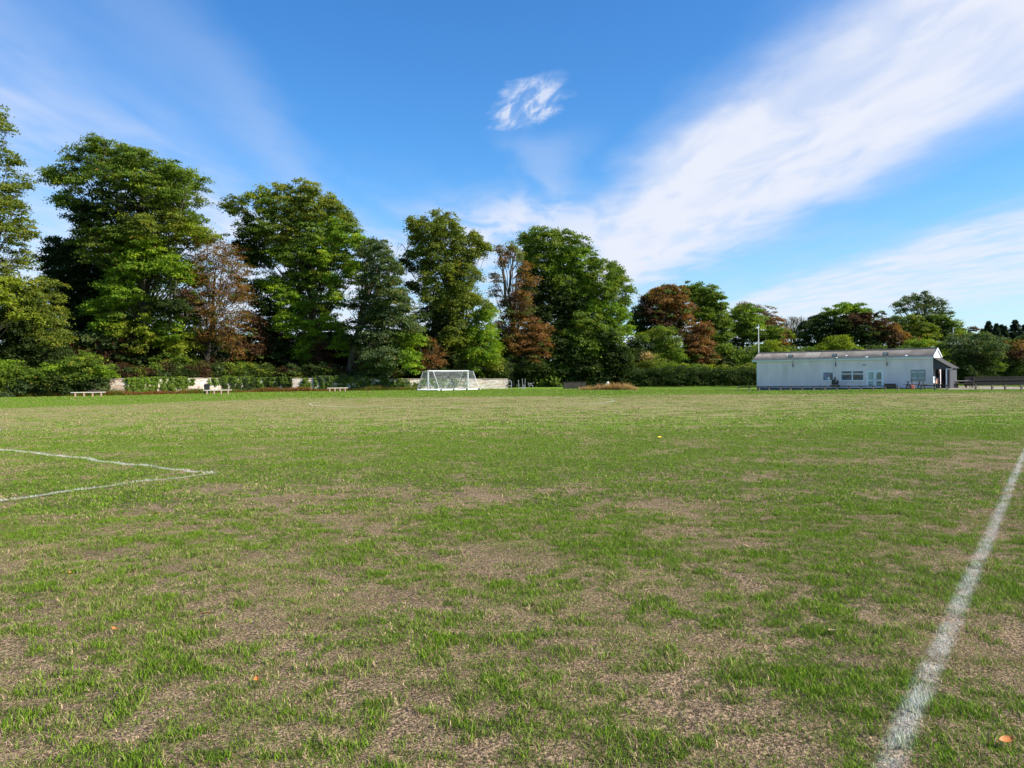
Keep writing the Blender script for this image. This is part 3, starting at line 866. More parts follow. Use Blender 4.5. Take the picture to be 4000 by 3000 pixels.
tree('beech_tree', 'broad dark green dome tree right of the half dead chestnut', 'tree', 2240, 114, c3([
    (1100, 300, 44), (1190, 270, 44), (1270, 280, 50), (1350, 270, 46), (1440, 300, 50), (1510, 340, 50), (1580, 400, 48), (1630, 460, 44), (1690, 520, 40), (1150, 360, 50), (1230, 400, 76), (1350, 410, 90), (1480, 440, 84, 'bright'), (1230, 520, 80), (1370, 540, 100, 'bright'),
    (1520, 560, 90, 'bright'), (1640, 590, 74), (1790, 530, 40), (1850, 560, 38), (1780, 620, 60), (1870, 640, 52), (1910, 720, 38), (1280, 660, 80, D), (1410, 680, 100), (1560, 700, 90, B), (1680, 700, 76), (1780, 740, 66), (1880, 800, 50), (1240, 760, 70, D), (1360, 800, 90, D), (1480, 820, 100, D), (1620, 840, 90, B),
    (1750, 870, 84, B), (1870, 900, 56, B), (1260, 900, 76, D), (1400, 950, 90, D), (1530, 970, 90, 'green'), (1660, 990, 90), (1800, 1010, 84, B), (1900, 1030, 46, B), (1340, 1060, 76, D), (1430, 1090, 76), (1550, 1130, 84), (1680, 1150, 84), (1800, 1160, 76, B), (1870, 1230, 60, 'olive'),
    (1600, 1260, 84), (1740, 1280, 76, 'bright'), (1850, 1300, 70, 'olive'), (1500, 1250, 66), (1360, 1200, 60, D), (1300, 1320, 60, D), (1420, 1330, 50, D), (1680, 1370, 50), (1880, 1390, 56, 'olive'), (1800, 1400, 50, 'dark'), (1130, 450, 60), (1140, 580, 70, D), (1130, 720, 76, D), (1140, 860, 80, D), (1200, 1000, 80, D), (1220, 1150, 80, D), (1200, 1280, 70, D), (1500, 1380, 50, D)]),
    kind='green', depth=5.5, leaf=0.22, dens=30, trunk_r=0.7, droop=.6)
tree('horse_chestnut_tree', 'big dome shaped brown chestnut in the middle distance', 'tree', 2580, 130, c4([
    (350, 320, 56), (460, 300, 64), (550, 310, 50), (270, 400, 60, 'copper'), (390, 400, 84), (520, 410, 84), (630, 450, 46, 'rust'), (200, 500, 60, D), (300, 510, 84, 'copper'), (430, 520, 84), (560, 520, 76, 'rust'), (190, 590, 60, D), (280, 620, 76, D), (400, 620, 80, 'copper'), (520, 620, 76, 'copper'), (240, 700, 60, D)]),
    kind='brown', depth=5, leaf=0.24, dens=26, trunk_r=0.5)
tree('oak_tree', 'dense green tree overlapping the right side of the big brown chestnut', 'tree', 2790, 136, c4([
    (630, 280, 46), (710, 285, 50), (790, 310, 50), (690, 350, 66), (810, 380, 70), (880, 370, 40), (930, 430, 40), (760, 450, 80), (880, 470, 72), (710, 510, 56), (820, 560, 84), (930, 570, 62), (870, 670, 84), (960, 690, 50), (890, 790, 80), (950, 880, 76), (860, 880, 50), (970, 970, 50)]),
    kind='green', depth=5, leaf=0.26, dens=26, trunk_r=0.5)
tree('horse_chestnut_tree', 'smaller bright rust brown chestnut in front of the dome shaped one', 'tree', 2720, 124, c4([
    (670, 610, 46), (740, 620, 50), (790, 640, 30), (650, 690, 66), (750, 700, 72), (800, 780, 56), (680, 790, 76), (770, 850, 60), (720, 870, 60), (810, 900, 46), (830, 860, 30), (640, 850, 40)]),
    kind='rust', depth=3, leaf=0.22, dens=26, trunk_r=0.25)
tree('hazel_shrub', 'rounded green shrub at the foot of the brown chestnuts', 'shrub', 2590, 119, c4([
    (400, 640, 40), (340, 690, 50, 'olive'), (450, 680, 56), (520, 740, 46), (400, 760, 70), (500, 800, 66), (550, 860, 44), (310, 770, 60, D), (430, 860, 60)]), kind='green', depth=3, leaf=0.21, dens=24, trunk_r=.12, limb_r=.06)
tree('hawthorn_shrub', 'dark shrub in shade right of the dome tree', 'shrub', 2450, 116, c4([
    (220, 700, 40, 'green'), (180, 760, 60), (110, 820, 60), (190, 860, 70), (60, 890, 60, 'olive'), (100, 980, 60, 'olive'), (40, 1040, 60, 'olive'), (180, 940, 60), (140, 1060, 60)]), kind=D, depth=3, leaf=0.21, dens=24, trunk_r=.12, limb_r=.06)
tree('spindle_shrub', 'low shrub with a pinkish brown top above the long dark hedge', 'shrub', 2530, 112, c4([
    (275, 870, 40, 'straw', .7), (330, 890, 44, 'olive'), (290, 930, 60, 'olive'), (230, 950, 50, 'olive'), (400, 950, 56, 'olive'), (350, 990, 60)]), kind='olive', depth=2, leaf=0.18, dens=22, trunk_r=.1, limb_r=.04)
tree('lime_tree', 'dark green tree with open underside left of the flagpole', 'tree', 2890, 140, c4([
    (1040, 480, 42), (1110, 460, 42, 'bright'), (1180, 490, 44, 'bright'), (1230, 530, 34, 'bright'), (1010, 560, 52), (1100, 560, 70), (1200, 590, 56, 'bright'), (1020, 640, 52), (1100, 650, 60), (1190, 670, 50), (1040, 740, 50, D, .7), (1130, 730, 46, D, .6), (1260, 680, 54), (1340, 660, 56), (1390, 640, 36, 'green'), (1300, 740, 50, D, .7), (1050, 820, 50, D), (1150, 840, 50, D), (1390, 700, 40)]),
    kind='green', depth=4.5, leaf=0.25, dens=24, trunk_r=.4)
tree('horse_chestnut_tree', 'pale thin topped brown chestnut behind the flagpole', 'tree', 3010, 156, c4([
    (1110, 430, 36, 'pale', .5), (1190, 440, 42, 'pale', .5), (1270, 480, 50, 'pale', .6), (1330, 530, 44, 'pale', .6), (1300, 570, 52), (1390, 580, 44), (1420, 660, 60), (1440, 740, 62, 'brown'), (1480, 680, 40, 'olive'), (1530, 690, 34, 'lime'), (1390, 780, 56, 'brown'), (1490, 790, 46, 'copper')]),
    kind='rust', depth=4, leaf=0.24, dens=22, trunk_r=.35, twigs=4)
tree('birch_tree', 'almost bare pale grey tree standing against the bright sky right of the flagpole', 'tree', 3095, 165, c4([
    (1480, 580, 42), (1530, 560, 42), (1600, 555, 42), (1660, 580, 42), (1500, 640, 44), (1570, 630, 50), (1640, 650, 48), (1560, 700, 40)]), kind='pale', depth=3.5, leaf=0.17, dens=4, trunk_r=.3, twigs=14, limb_r=.14, bark=M_BARK)
tree('maple_shrub', 'yellow green bush just right of the flagpole behind the hut roof', 'shrub', 3000, 118, c4([
    (1290, 800, 44, 'green'), (1360, 760, 36), (1360, 810, 46), (1430, 830, 44), (1240, 840, 44, 'green'), (1480, 860, 36, 'olive'), (1320, 870, 50), (1180, 880, 50, 'green')]), kind='lime', depth=2, leaf=0.21, dens=24, trunk_r=.1, limb_r=.05)
tree('walnut_tree', 'dark spreading tree with a sunlit green top behind the hut', 'tree', 3270, 138, c4([
    (1740, 530, 34, D), (1690, 580, 40, D), (1760, 600, 50, D), (1660, 660, 50, D), (1760, 690, 66, D), (1850, 520, 44), (1910, 470, 46, 'bright'), (1990, 450, 44, 'bright'), (2070, 450, 42, 'bright'), (2140, 480, 40, 'bright'), (1880, 600, 66, D), (1980, 580, 80, D), (2080, 560, 70, D),
    (1640, 760, 50, D, .6), (1730, 790, 56, D), (1840, 760, 70, D), (1960, 700, 84, D), (1620, 840, 50, D), (1760, 850, 60, D)]), kind='green', depth=5, leaf=0.26, dens=26, trunk_r=.45)
tree('copper_beech_tree', 'dark purple brown tree sloping down to the right behind the hut', 'tree', 3420, 134, c5([
    (420, 640, 44), (480, 640, 48), (550, 650, 40), (350, 700, 66), (470, 730, 76), (590, 730, 66), (670, 770, 60, 'brown'), (740, 800, 56, 'brown'), (400, 830, 84, D), (540, 840, 84), (660, 860, 76), (820, 840, 60, 'brown'), (900, 880, 54, 'brown'), (980, 920, 46, 'brown'), (470, 940, 84, D), (620, 950, 80, D), (760, 930, 66),
    (300, 890, 76, D), (860, 950, 56)]), kind='copper', depth=5, leaf=0.25, dens=26, trunk_r=.45)
tree('maple_shrub', 'pointed yellow green bush rising behind the middle of the hut roof', 'shrub', 3270, 112, c5([
    (255, 880, 30), (150, 900, 36), (240, 930, 40), (150, 950, 50), (70, 980, 46), (210, 990, 56), (290, 980, 40), (370, 1010, 36), (420, 1030, 26), (20, 1010, 36), (150, 1040, 60), (300, 1050, 50)]), kind='lime', depth=1.8, leaf=0.2, dens=24, trunk_r=.1, limb_r=.05)
tree('pine_tree', 'tall open crowned tree against the sky above the right end of the hut', 'tree', 3600, 168, c5([
    (1050, 420, 30), (1000, 460, 42), (1090, 460, 52), (900, 500, 44, None, .7), (840, 530, 36, None, .5), (1170, 500, 44), (1240, 510, 38), (1290, 520, 28), (960, 550, 50, None, .5), (1070, 550, 56), (1170, 580, 50, None, .7), (1320, 590, 34, None, .4), (1280, 620, 34, None, .5), (880, 590, 34, None, .5), (1080, 620, 44, None, .7), (1370, 620, 18, None, .4)]),
    kind='grey', depth=4.5, leaf=0.24, dens=17, trunk_r=.42, twigs=3, limb_r=.14)
tree('oak_tree', 'rounded olive green tree below the open crowned pine', 'tree', 3590, 158, c5([
    (860, 680, 44, 'grey', .6), (790, 680, 30, 'grey', .5), (930, 680, 44), (1000, 690, 54), (900, 760, 54), (1030, 770, 66), (1130, 780, 56), (1190, 850, 54), (1100, 860, 60), (1210, 800, 36), (960, 850, 60), (1150, 920, 50), (1000, 930, 60)]), kind='olive', depth=4, leaf=0.27, dens=26, trunk_r=.35)
tree('sycamore_tree', 'dark green tree behind the thin lamp pole', 'tree', 3690, 160, c5([
    (1150, 690, 40, D), (1220, 670, 50), (1300, 680, 54), (1370, 710, 50), (1320, 780, 66, D), (1250, 830, 56, D), (1400, 780, 56, 'green'), (1470, 760, 44, 'green'), (1420, 860, 56), (1500, 830, 46, 'green'), (1590, 810, 40, 'copper', .8), (1560, 870, 50), (1320, 890, 50, D), (1640, 850, 30, 'copper', .7)]), kind='green', depth=4, leaf=0.27, dens=26, trunk_r=.35)
tree('laurel_hedge', 'bright yellow green bushes behind the right end of the hut roof', 'hedge', 3620, 112, c5([
    (930, 980, 44, 'green'), (1010, 950, 44, 'green'), (1100, 950, 46), (1190, 940, 50, 'lime'), (1280, 960, 46, 'lime'), (1340, 1000, 46, 'lime'), (1350, 1070, 46, 'lime'), (1340, 1140, 46), (1100, 1010, 50), (1230, 1020, 56), (1420, 1170, 40, 'lime', .7), (1380, 1220, 40)]), kind='bright', depth=1.8, leaf=0.2, dens=26, trunk_r=.1, limb_r=.05)
tree('apple_tree', 'large grey green tree in shade over the picnic seats at the right', 'tree', 3800, 100, c5([
    (1490, 930, 56), (1590, 890, 56), (1680, 880, 56), (1760, 890, 60), (1840, 930, 56), (1490, 1020, 76, D), (1620, 1010, 90), (1760, 1010, 90), (1890, 960, 46), (1470, 1120, 76, D), (1590, 1130, 90, D), (1740, 1130, 90, D), (1880, 1080, 60), (1490, 1230, 76, D), (1620, 1250, 80, D), (1760, 1240, 80, D), (1900, 1180, 60, 'green'), (1500, 1330, 60, D), (1640, 1330, 60, D)]),
    kind='grey', depth=3.5, leaf=0.19, dens=26, trunk_r=.25)
tree('cherry_tree', 'reddish brown leaved small tree at the right edge above the dark fence', 'tree', 3960, 102, c5([
    (1980, 950, 40), (2050, 950, 50), (2130, 980, 56), (2220, 1000, 66), (2000, 1040, 60, 'copper'), (2110, 1070, 76, 'copper'), (2220, 1090, 80, 'brown'), (1990, 1160, 56, D), (2100, 1170, 66, D), (2190, 1190, 60, 'bright'), (2260, 1180, 80, 'bright'), (2010, 1260, 50, D), (2130, 1270, 56, D), (2300, 1050, 80)]), kind='brown', depth=3, leaf=0.18, dens=24, trunk_r=.2, twigs=2)

# conifers beyond the right edge
def conifer(px, top, wd, Y, label):
    L = []
    foot = P(px, 1500, Y); foot[2] = 0
    root = empty('spruce_tree', foot, 0, label, 'tree', 'dark spruces against the sky at the far right')
    H = P(px, top, Y)[2]; wr = wd / F * Y
    tr = MB().tube([(0, 0, 0), (0, 0, H * .97)], [.3, .02], 7); tr.build('trunk', M_BARK, root)
    n = 7000
    h = rng.uniform(0.04, 1, n) ** 0.8
    tier = np.floor(h * 17) / 17 + rng.uniform(0, .03, n)
    an = rng.uniform(0, 6.283, n)
    wob = 0.75 + .3 * np.sin(an * 5 + tier * 40)
    rr_ = np.clip(wr * (1 - tier) ** 0.75, .12, wr) * np.sqrt(rng.uniform(.05, 1, n)) * wob
    c = np.stack([rr_ * np.cos(an), rr_ * np.sin(an), tier * H - rr_ * .22 + rng.normal(size=n) * .12], -1)
    nr = rng.normal(size=(n, 3)) * .5 + np.array((0, 0, .6)); nr /= np.linalg.norm(nr, axis=1, keepdims=True)
    lo, hi = np.array(PAL['conifer'][0]), np.array(PAL['conifer'][1])
    C = lo + (hi - lo) * rng.uniform(0, 1, (n, 1))
    link('crown', tri_mesh('crown', leaf_tris(c, nr, rng.uniform(.25, .6, n) * 1.0, .35), C), M_LEAF, root)


for px, top, wd, lb in ((3862, 1252, 30, 'leftmost tall spruce of the dark row at the far right'), (3892, 1263, 22, 'second spruce from the left in the dark row'), (3912, 1266, 20, 'narrow spruce in the middle of the dark row'),
                        (3926, 1272, 22, 'short spruce left of the widest one in the dark row'), (3966, 1248, 40, 'widest spruce of the dark row near the right edge'), (4003, 1266, 30, 'spruce of the dark row cut by the right edge'),
                        (3838, 1286, 22, 'shortest spruce at the left end of the dark row')):
    conifer(px, top, wd * 2.5, 190 + random.uniform(-6, 6), lb)

# ------------------------------------------------------------------ undergrowth behind the wall, hedges and bushes
def mass(name, lobes, Y, kind, depth, leaf, dens, label=None, cat=None, stuff=False, spray=1.0, Yf=None, parent=None, droop=.35):
    VV, CC = [], []
    for l in lobes:
        yy = Yf(l[0]) if Yf else Y
        V, C, cs = lobes_leaves([l], yy, depth, leaf, dens, kind, spray, droop)
        VV.append(V); CC.append(C)
    o = link(name, tri_mesh(name, np.concatenate(VV), np.concatenate(CC)), M_LEAF, parent)
    if stuff: o['kind'] = 'stuff'
    if label: o['label'] = label
    if cat: o['category'] = cat
    return o


# line of the wall: photo px of its foot -> distance
WALL_PTS = [(-150, 1557), (0, 1550.5), (500, 1543), (1000, 1530.5), (1500, 1524), (1985, 1517.5)]
WALL_W = [G(*q) for q in WALL_PTS]
def wallY(px):
    xs_ = [q[0] for q in WALL_PTS]
    return float(1 / np.interp(px, xs_, [1 / q[1] for q in WALL_W]))


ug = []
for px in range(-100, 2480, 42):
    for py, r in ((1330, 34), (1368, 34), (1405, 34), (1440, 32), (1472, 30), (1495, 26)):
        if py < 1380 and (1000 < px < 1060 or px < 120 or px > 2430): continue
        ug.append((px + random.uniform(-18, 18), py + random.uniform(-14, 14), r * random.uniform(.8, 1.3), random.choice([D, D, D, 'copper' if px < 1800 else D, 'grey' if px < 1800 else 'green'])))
fg = []
for px in range(430, 1560, 24):
    for py, r_ in ((1434, 15), (1450, 17), (1466, 17)):
        if random.random() < (.55 if py < 1440 else .85):
            fg.append((px + random.uniform(-12, 12), py + random.uniform(-9, 9), r_ * random.uniform(.6, 1.35), random.choice([D, D, 'grey', 'green', 'olive', 'copper'])))
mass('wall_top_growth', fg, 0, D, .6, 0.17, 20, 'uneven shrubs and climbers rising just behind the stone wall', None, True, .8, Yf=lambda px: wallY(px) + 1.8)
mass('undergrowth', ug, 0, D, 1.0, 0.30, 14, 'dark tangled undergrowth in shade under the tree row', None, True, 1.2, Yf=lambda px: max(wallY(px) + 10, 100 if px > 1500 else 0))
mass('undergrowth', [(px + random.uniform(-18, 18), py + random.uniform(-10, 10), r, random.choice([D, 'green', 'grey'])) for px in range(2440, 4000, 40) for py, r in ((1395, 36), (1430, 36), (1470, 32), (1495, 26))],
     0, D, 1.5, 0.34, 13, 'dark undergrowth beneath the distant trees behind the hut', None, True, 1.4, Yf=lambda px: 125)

mass('distant_wood', [(px + random.uniform(-20, 20), py + random.uniform(-12, 12), r * random.uniform(.8, 1.25), random.choice([D, 'green', 'olive', 'grey', 'copper', 'green'])) for px in range(4060, 5500, 62)
     for py, r in ((1345 + 25 * math.sin(px * .006), 46), (1400, 46), (1455, 42), (1492, 34))], 0, 'green', 3, .42, 12, 'wood continuing beyond the right edge of the field', None, True, 1.7, Yf=lambda px: 130 + 12 * math.sin(px * .004))
mass('distant_wood', [(px + random.uniform(-20, 20), py + random.uniform(-12, 12), r * random.uniform(.8, 1.25), random.choice([D, 'green', 'olive', 'grey', 'green'])) for px in range(-1300, -250, 70)
     for py, r in ((900 + 60 * math.sin(px * .01), 80), (1040, 84), (1180, 84), (1320, 80), (1450, 66), (1530, 50))], 0, 'green', 3, .36, 11, 'wood continuing beyond the left edge of the field', None, True, 1.4, Yf=lambda px: 70)
# clipped hedge, dome tree to hut; shade put into its dark leaf colour
hl = []
for px in range(2490, 2990, 22):
    for py in (1456, 1474, 1492, 1508):
        hl.append((px + random.uniform(-6, 6), py + random.uniform(-4, 4) + (random.uniform(-10, 0) if py == 1456 else 0), 17 * random.uniform(.9, 1.15), D))
mass('hedge', hl, 0, D, 1.2, 0.15, 30, 'long dark green hedge in shade running up to the left end of the hut', 'hedge', spray=.75, Yf=lambda px: 104.0)
mass('wild_hedge_growth', [(px, 1445 + random.uniform(-12, 8), 22 * random.uniform(.7, 1.2), random.choice(['olive', 'green', 'lime'])) for px in range(2560, 2960, 26)],
     0, 'olive', 1.0, 0.17, 20, 'loose sunlit shoots growing above the long dark hedge', 'shrub', spray=.8, Yf=lambda px: 110.0)

# bushes in front of the wall at the left
bush_w = lambda px: wallY(px) - 0.9
b_l = c1([(40, 1450, 42, B), (0, 1440, 40, B), (90, 1470, 40), (20, 1510, 60), (110, 1500, 60), (60, 1560, 50, 'grey'), (190, 1500, 56), (150, 1550, 46, 'grey'), (240, 1480, 46), (280, 1460, 40, 'bright'), (290, 1520, 50, D), (240, 1550, 44, 'grey'), (-60, 1500, 70), (350, 1530, 40, D)])
mass('laurel_bush', b_l, 0, 'green', 1.2, 0.15, 34, 'sprawling green bush filling the wall foot at the left edge', 'bush', spray=.8, Yf=bush_w)
b_2 = c1([(370, 1430, 40), (420, 1410, 44), (480, 1430, 36), (500, 1460, 36, B), (430, 1470, 50), (370, 1480, 50), (540, 1480, 24, B), (460, 1520, 44, D), (400, 1530, 50, D), (500, 1540, 34, 'grey'), (340, 1500, 40), (320, 1450, 30)])
mass('bramble_bush', b_2, 0, 'green', 1.1, 0.15, 34, 'tall leafy bush behind the leftmost low bench', 'bush', spray=.8, Yf=lambda px: wallY(px) - .6)

# ------------------------------------------------------------------ stone wall
M_STONE = surf('wall_stone', (0.64, 0.55, 0.45), 0.9, 0.22, 1.3, 0.8, 12, dirt=(0.22, 0.20, 0.18, 0.5), spec=.15)
M_STONE2 = surf('pale_wall_stone', (0.74, 0.69, 0.62), 0.9, 0.2, 1.7, 0.8, 12, dirt=(0.25, 0.24, 0.22, 0.45), spec=.15)
M_STONE3 = surf('pink_wall_stone', (0.58, 0.42, 0.32), 0.9, 0.2, 1.7, 0.8, 12, spec=.15)
M_MORTAR = surf('mortar', (0.24, 0.21, 0.18), 0.95, 0.25, 3.0, 0.5, 30, spec=.1)
M_COPING = surf('coping', (0.40, 0.32, 0.26), 0.9, 0.25, 2.0, 0.5, 20, dirt=(0.1, 0.11, 0.06, .5), spec=.15)
wall_root = empty('stone_wall', WALL_W[0], 0, 'long stone boundary wall half hidden by ivy behind the pitch', 'wall')
wo_ = np.array(WALL_W[0])
wall_h = lambda px: float(np.interp(px, [-150, 500, 900, 1150, 1600, 1985], [1.72, 1.68, 1.62, 1.5, 1.28, 1.22]))
stones = []; core = MB(); cop = MB()
for (pa, pb), (A_, B_) in zip(zip([q[0] for q in WALL_PTS], [q[0] for q in WALL_PTS][1:]), zip(WALL_W, WALL_W[1:])):
    A_ = A_ - wo_; B_ = B_ - wo_
    L = np.linalg.norm(B_ - A_); d = (B_ - A_) / L; nrm = np.array((d[1], -d[0], 0))
    ha, hb = wall_h(pa), wall_h(pb)
    vs = []
    for q, h in ((A_, ha), (B_, hb)):
        for off in (0.0, -0.4):
            vs += [q + nrm * off, q + nrm * off + np.array((0, 0, h))]
    core.faces(vs, [(0, 4, 5, 1), (2, 3, 7, 6), (1, 5, 7, 3), (0, 1, 3, 2), (4, 6, 7, 5)])
    ch = 0.115; nrow = int(max(ha, hb) / ch)
    for row in range(nrow):
        x = -random.uniform(0, .25)
        while x < L:
            ln = random.uniform(0.2, 0.5)
            hh = ha + (hb - ha) * (x / L)
            if (row + 1) * ch < hh + .02 and x + ln < L + .1:
                a0 = A_ + d * (max(x, 0) + .007); a1 = A_ + d * (min(x + ln, L) - .007)
                pr = random.uniform(0.012, 0.045)
                z0 = row * ch + .007 + random.uniform(0, .006); z1_ = (row + 1) * ch - .007
                pxm = pa + (pb - pa) * min(max(x / L, 0), 1)
                stones.append((pxm, row, a0, a1, nrm, pr, z0, z1_))
            x += ln
    # uneven coping stones
    x = 0
    while x < L - .1:
        ln = min(random.uniform(.4, .8), L - x)
        hh = ha + (hb - ha) * (x / L) + random.uniform(-.015, .03)
        a0 = A_ + d * (x + .005) + nrm * .05; a1 = A_ + d * (x + ln - .005) + nrm * .05
        k = np.array((0, 0, 1.0))
        b0 = a0 - nrm * .5; b1_ = a1 - nrm * .5
        cop.faces([a0 + k * hh, a1 + k * hh, b1_ + k * hh, b0 + k * hh, a0 + k * (hh + .08), a1 + k * (hh + .08), b1_ + k * (hh + .09), b0 + k * (hh + .09)],
                  [(0, 3, 2, 1), (4, 5, 6, 7), (0, 1, 5, 4), (1, 2, 6, 5), (2, 3, 7, 6), (3, 0, 4, 7)])
        x += ln
core.build('wall_core', M_MORTAR, wall_root)
cop.build('coping', M_COPING, wall_root)
EXPOSED = [(428, 482), (608, 632), (722, 812), (812, 862), (1138, 1182), (1205, 1226), (1450, 1500), (1590, 1660), (1825, 1985)]
def expo(px): return any(a - 6 <= px <= b + 6 for a, b in EXPOSED)
exp_s = [s_ for s_ in stones if expo(s_[0])]
exp_s.sort(key=lambda s_: (0 if 715 < s_[0] < 865 else 1 if s_[0] < 640 else 2, s_[0]))
own = exp_s[:300]; ids = set(id(q) for q in own)
def stone_faces(mb, s_):
    _, _, a0, a1, nrm, pr, z0, z1_ = s_
    k = np.array((0, 0, 1.0)); f0 = a0 + nrm * pr; f1 = a1 + nrm * pr
    mb.faces([a0 + k * z0, a1 + k * z0, a1 + k * z1_, a0 + k * z1_, f0 + k * (z0 + .01), f1 + k * (z0 + .008), f1 + k * (z1_ - .01), f0 + k * (z1_ - .012)],
             [(4, 5, 6, 7), (0, 1, 5, 4), (1, 2, 6, 5), (2, 3, 7, 6), (3, 0, 4, 7)])
for s_ in own:
    stone_faces(q := MB(), s_)
    q.build('stone', random.choice([M_STONE, M_STONE2, M_STONE2, M_STONE3] if s_[0] > 500 else [M_STONE, M_STONE3, M_STONE3]), wall_root)
for mm, sel in ((M_STONE, 0), (M_STONE2, 1), (M_STONE3, 2)):
    q = MB()
    for i, s_ in enumerate(stones):
        if id(s_) in ids: continue
        if (i * 7919 % 10) in ((0, 1, 2, 3), (4, 5, 6, 7), (8, 9))[sel]: stone_faces(q, s_)
    o = q.build('stonework', mm, wall_root); o['kind'] = 'stuff'

# ivy over the wall: flat masses that hug its face
def ivy(name, spans, kind, label, cat='ivy', leaf=.12, n_per=150, thick=.28):
    VV, CC = [], []
    for (p0, p1, top, bot, kd) in spans:
        Yc = wallY((p0 + p1) / 2)
        wid = (p1 - p0) / F * Yc * 1.25
        n = int(wid * (top - bot) * n_per)
        px = rng.uniform(p0, p1, n); z = rng.uniform(bot, top, n)
        # ragged edges
        e = np.minimum((px - p0) / 14, (p1 - px) / 14); ez = (top - z) / .15
        keep = (rng.uniform(0, 1, n) < np.clip(e + .25, 0, 1)) & (rng.uniform(0, 1, n) < np.clip(ez + .2, 0, 1))
        px, z = px[keep], z[keep]; n = len(px)
        ys = np.array([wallY(q) for q in px])
        u = (px - 2000) / F
        lump = np.zeros(n)
        for k in range(7):
            a_, b_, c_ = rng.uniform(.03, .3), rng.uniform(-6, 6), rng.uniform(0, 6.28)
            lump += np.sin(px * a_ + z * b_ + c_)
        lump = np.clip(.5 + .28 * lump, .05, 1.2)
        hole = rng.uniform(0, 1, n) < np.clip(lump * 2.2, .25, 1)
        px, z, ys, u, lump = px[hole], z[hole], ys[hole], u[hole], lump[hole]; n = len(px)
        off = rng.uniform(0, 1, n) * thick * lump + .03
        c = np.stack([u * ys + off * .62, ys - off * .78, z], -1)
        nr = rng.normal(size=(n, 3)) * .5 + np.array((.45, -.6, .45)); nr /= np.linalg.norm(nr, axis=1, keepdims=True)
        lo, hi = np.array(PAL[kd][0]), np.array(PAL[kd][1])
        VV.append(leaf_tris(c, nr, rng.uniform(.6, 1.2, n) * leaf, .7)); CC.append(lo + (hi - lo) * rng.uniform(0, 1, (n, 1)))
    V = np.concatenate(VV)
    o = link(name, tri_mesh(name, V, np.concatenate(CC)), M_LEAF)
    return tag(o, label, cat)


ivy('ivy', [(484, 612, 1.8, .1, 'green'), (500, 600, 1.85, 1.2, 'bright'), (600, 735, 1.9, .6, 'green'), (630, 722, 1.1, .1, 'green'), (690, 760, 1.7, .9, 'green')], 'green', 'thick green ivy curtain on the wall between the tan stones and the white stone patch', n_per=330)
ivy('ivy', [(810, 865, 1.75, .9, 'green'), (862, 1000, 1.8, .1, D), (862, 990, 1.9, 1.1, 'green'), (985, 1040, 1.7, .1, 'green')], 'green', 'dark shaded ivy on the wall just right of the black wheelie bin', n_per=300)
ivy('ivy', [(1030, 1142, 1.75, .1, D), (1030, 1142, 1.75, .9, 'green'), (1180, 1208, 1.6, .1, 'green'), (1165, 1215, 1.2, .3, 'green')], 'green', 'shaded ivy on the wall around the two pale stone strips', n_per=300)
ivy('ivy', [(1222, 1460, 1.75, .1, 'green'), (1240, 1400, 1.9, 1.0, 'grey'), (1400, 1600, 1.1, .1, 'grey'), (1480, 1600, 1.45, .3, 'green'), (1590, 1650, .9, .1, 'olive')], 'green', 'straggling ivy on the wall behind the right hand low bench', n_per=260)
ivy('ivy', [(-100, 240, 1.3, .05, 'grey'), (240, 430, 1.2, .05, 'dark'), (395, 432, 1.75, .1, 'grey')], 'green', 'ivy low on the wall under the left bushes', n_per=220, thick=.5)
ivy('ivy', [(1780, 1830, 1.35, .2, 'olive')], 'green', 'small ivy tuft on the lit wall beside the goals', n_per=60, thick=.15)
ivy('ivy', [(1700, 1790, 1.42, .1, 'green'), (1640, 1700, 1.42, .5, 'green')], 'green', 'ivy patch on the wall seen through the goal nets', n_per=190)
ivy_t = mass('ivy', [(560, 1455, 20, 'green'), (555, 1420, 18, 'green'), (562, 1385, 16, 'green'), (558, 1350, 14, 'grey'), (600, 1440, 18, 'green')], 94, 'green', .5, .15, 22, 'ivy climbing a shaded trunk below the tallest tree', 'ivy', spray=.7)

# ------------------------------------------------------------------ dry weeds and tall grasses
def blades(name, pts, hs, cols, label, wd=.02, lean=.35):
    n = len(pts)
    a = rng.uniform(0, 6.283, n); d = rng.uniform(0, 6.283, n)
    s_ = np.stack([np.cos(a), np.sin(a), np.zeros(n)], -1) * wd * rng.uniform(.6, 1.4, (n, 1))
    tip = pts + np.stack([np.cos(d) * hs * lean, np.sin(d) * hs * lean, hs], -1)
    V = np.stack([pts - s_, pts + s_, tip], 1)
    o = link(name, tri_mesh(name, V, cols), M_LEAF)
    o['label'] = label; o['kind'] = 'stuff'
    return o


def pcol(kind, n):
    lo, hi = np.array(PAL[kind][0]), np.array(PAL[kind][1])
    return lo + (hi - lo) * rng.uniform(0, 1, (n, 1))


n = 26000
px = rng.uniform(-60, 1620, n)
ys = np.array([wallY(q) for q in px]) - rng.uniform(0.15, 1.5, n) ** 1.0
pts = np.stack([(px - 2000) / F * ys, ys, np.zeros(n)], -1)
wv = .5 + .5 * np.sin(px * .031) * np.sin(px * .013 + 1.4)
hs_ = rng.uniform(.12, .62, n) * (0.45 + .8 * wv)
red = rng.uniform(0, 1, n) < np.interp(px, [0, 230, 260, 480, 520, 640, 700, 780, 950, 1000, 1140, 1280, 1350, 1620], [.4, .6, .2, .5, .95, .95, .6, .3, .5, .8, .9, .8, .4, .3])
cc = np.where(red[:, None], pcol('rust', n) * np.array((1.0, .9, .8)), np.where(rng.uniform(0, 1, (n, 1)) < .5, pcol('olive', n), pcol('green', n)))
blades('dry_weeds', pts, hs_, cc, 'rusty dead weeds and grass along the foot of the wall', .028, .5)
n = 5000
px = np.clip(rng.normal(2390, 60, n), 2265, 2492)
px = np.where(rng.uniform(0, 1, n) < .6, rng.uniform(2268, 2492, n), px)
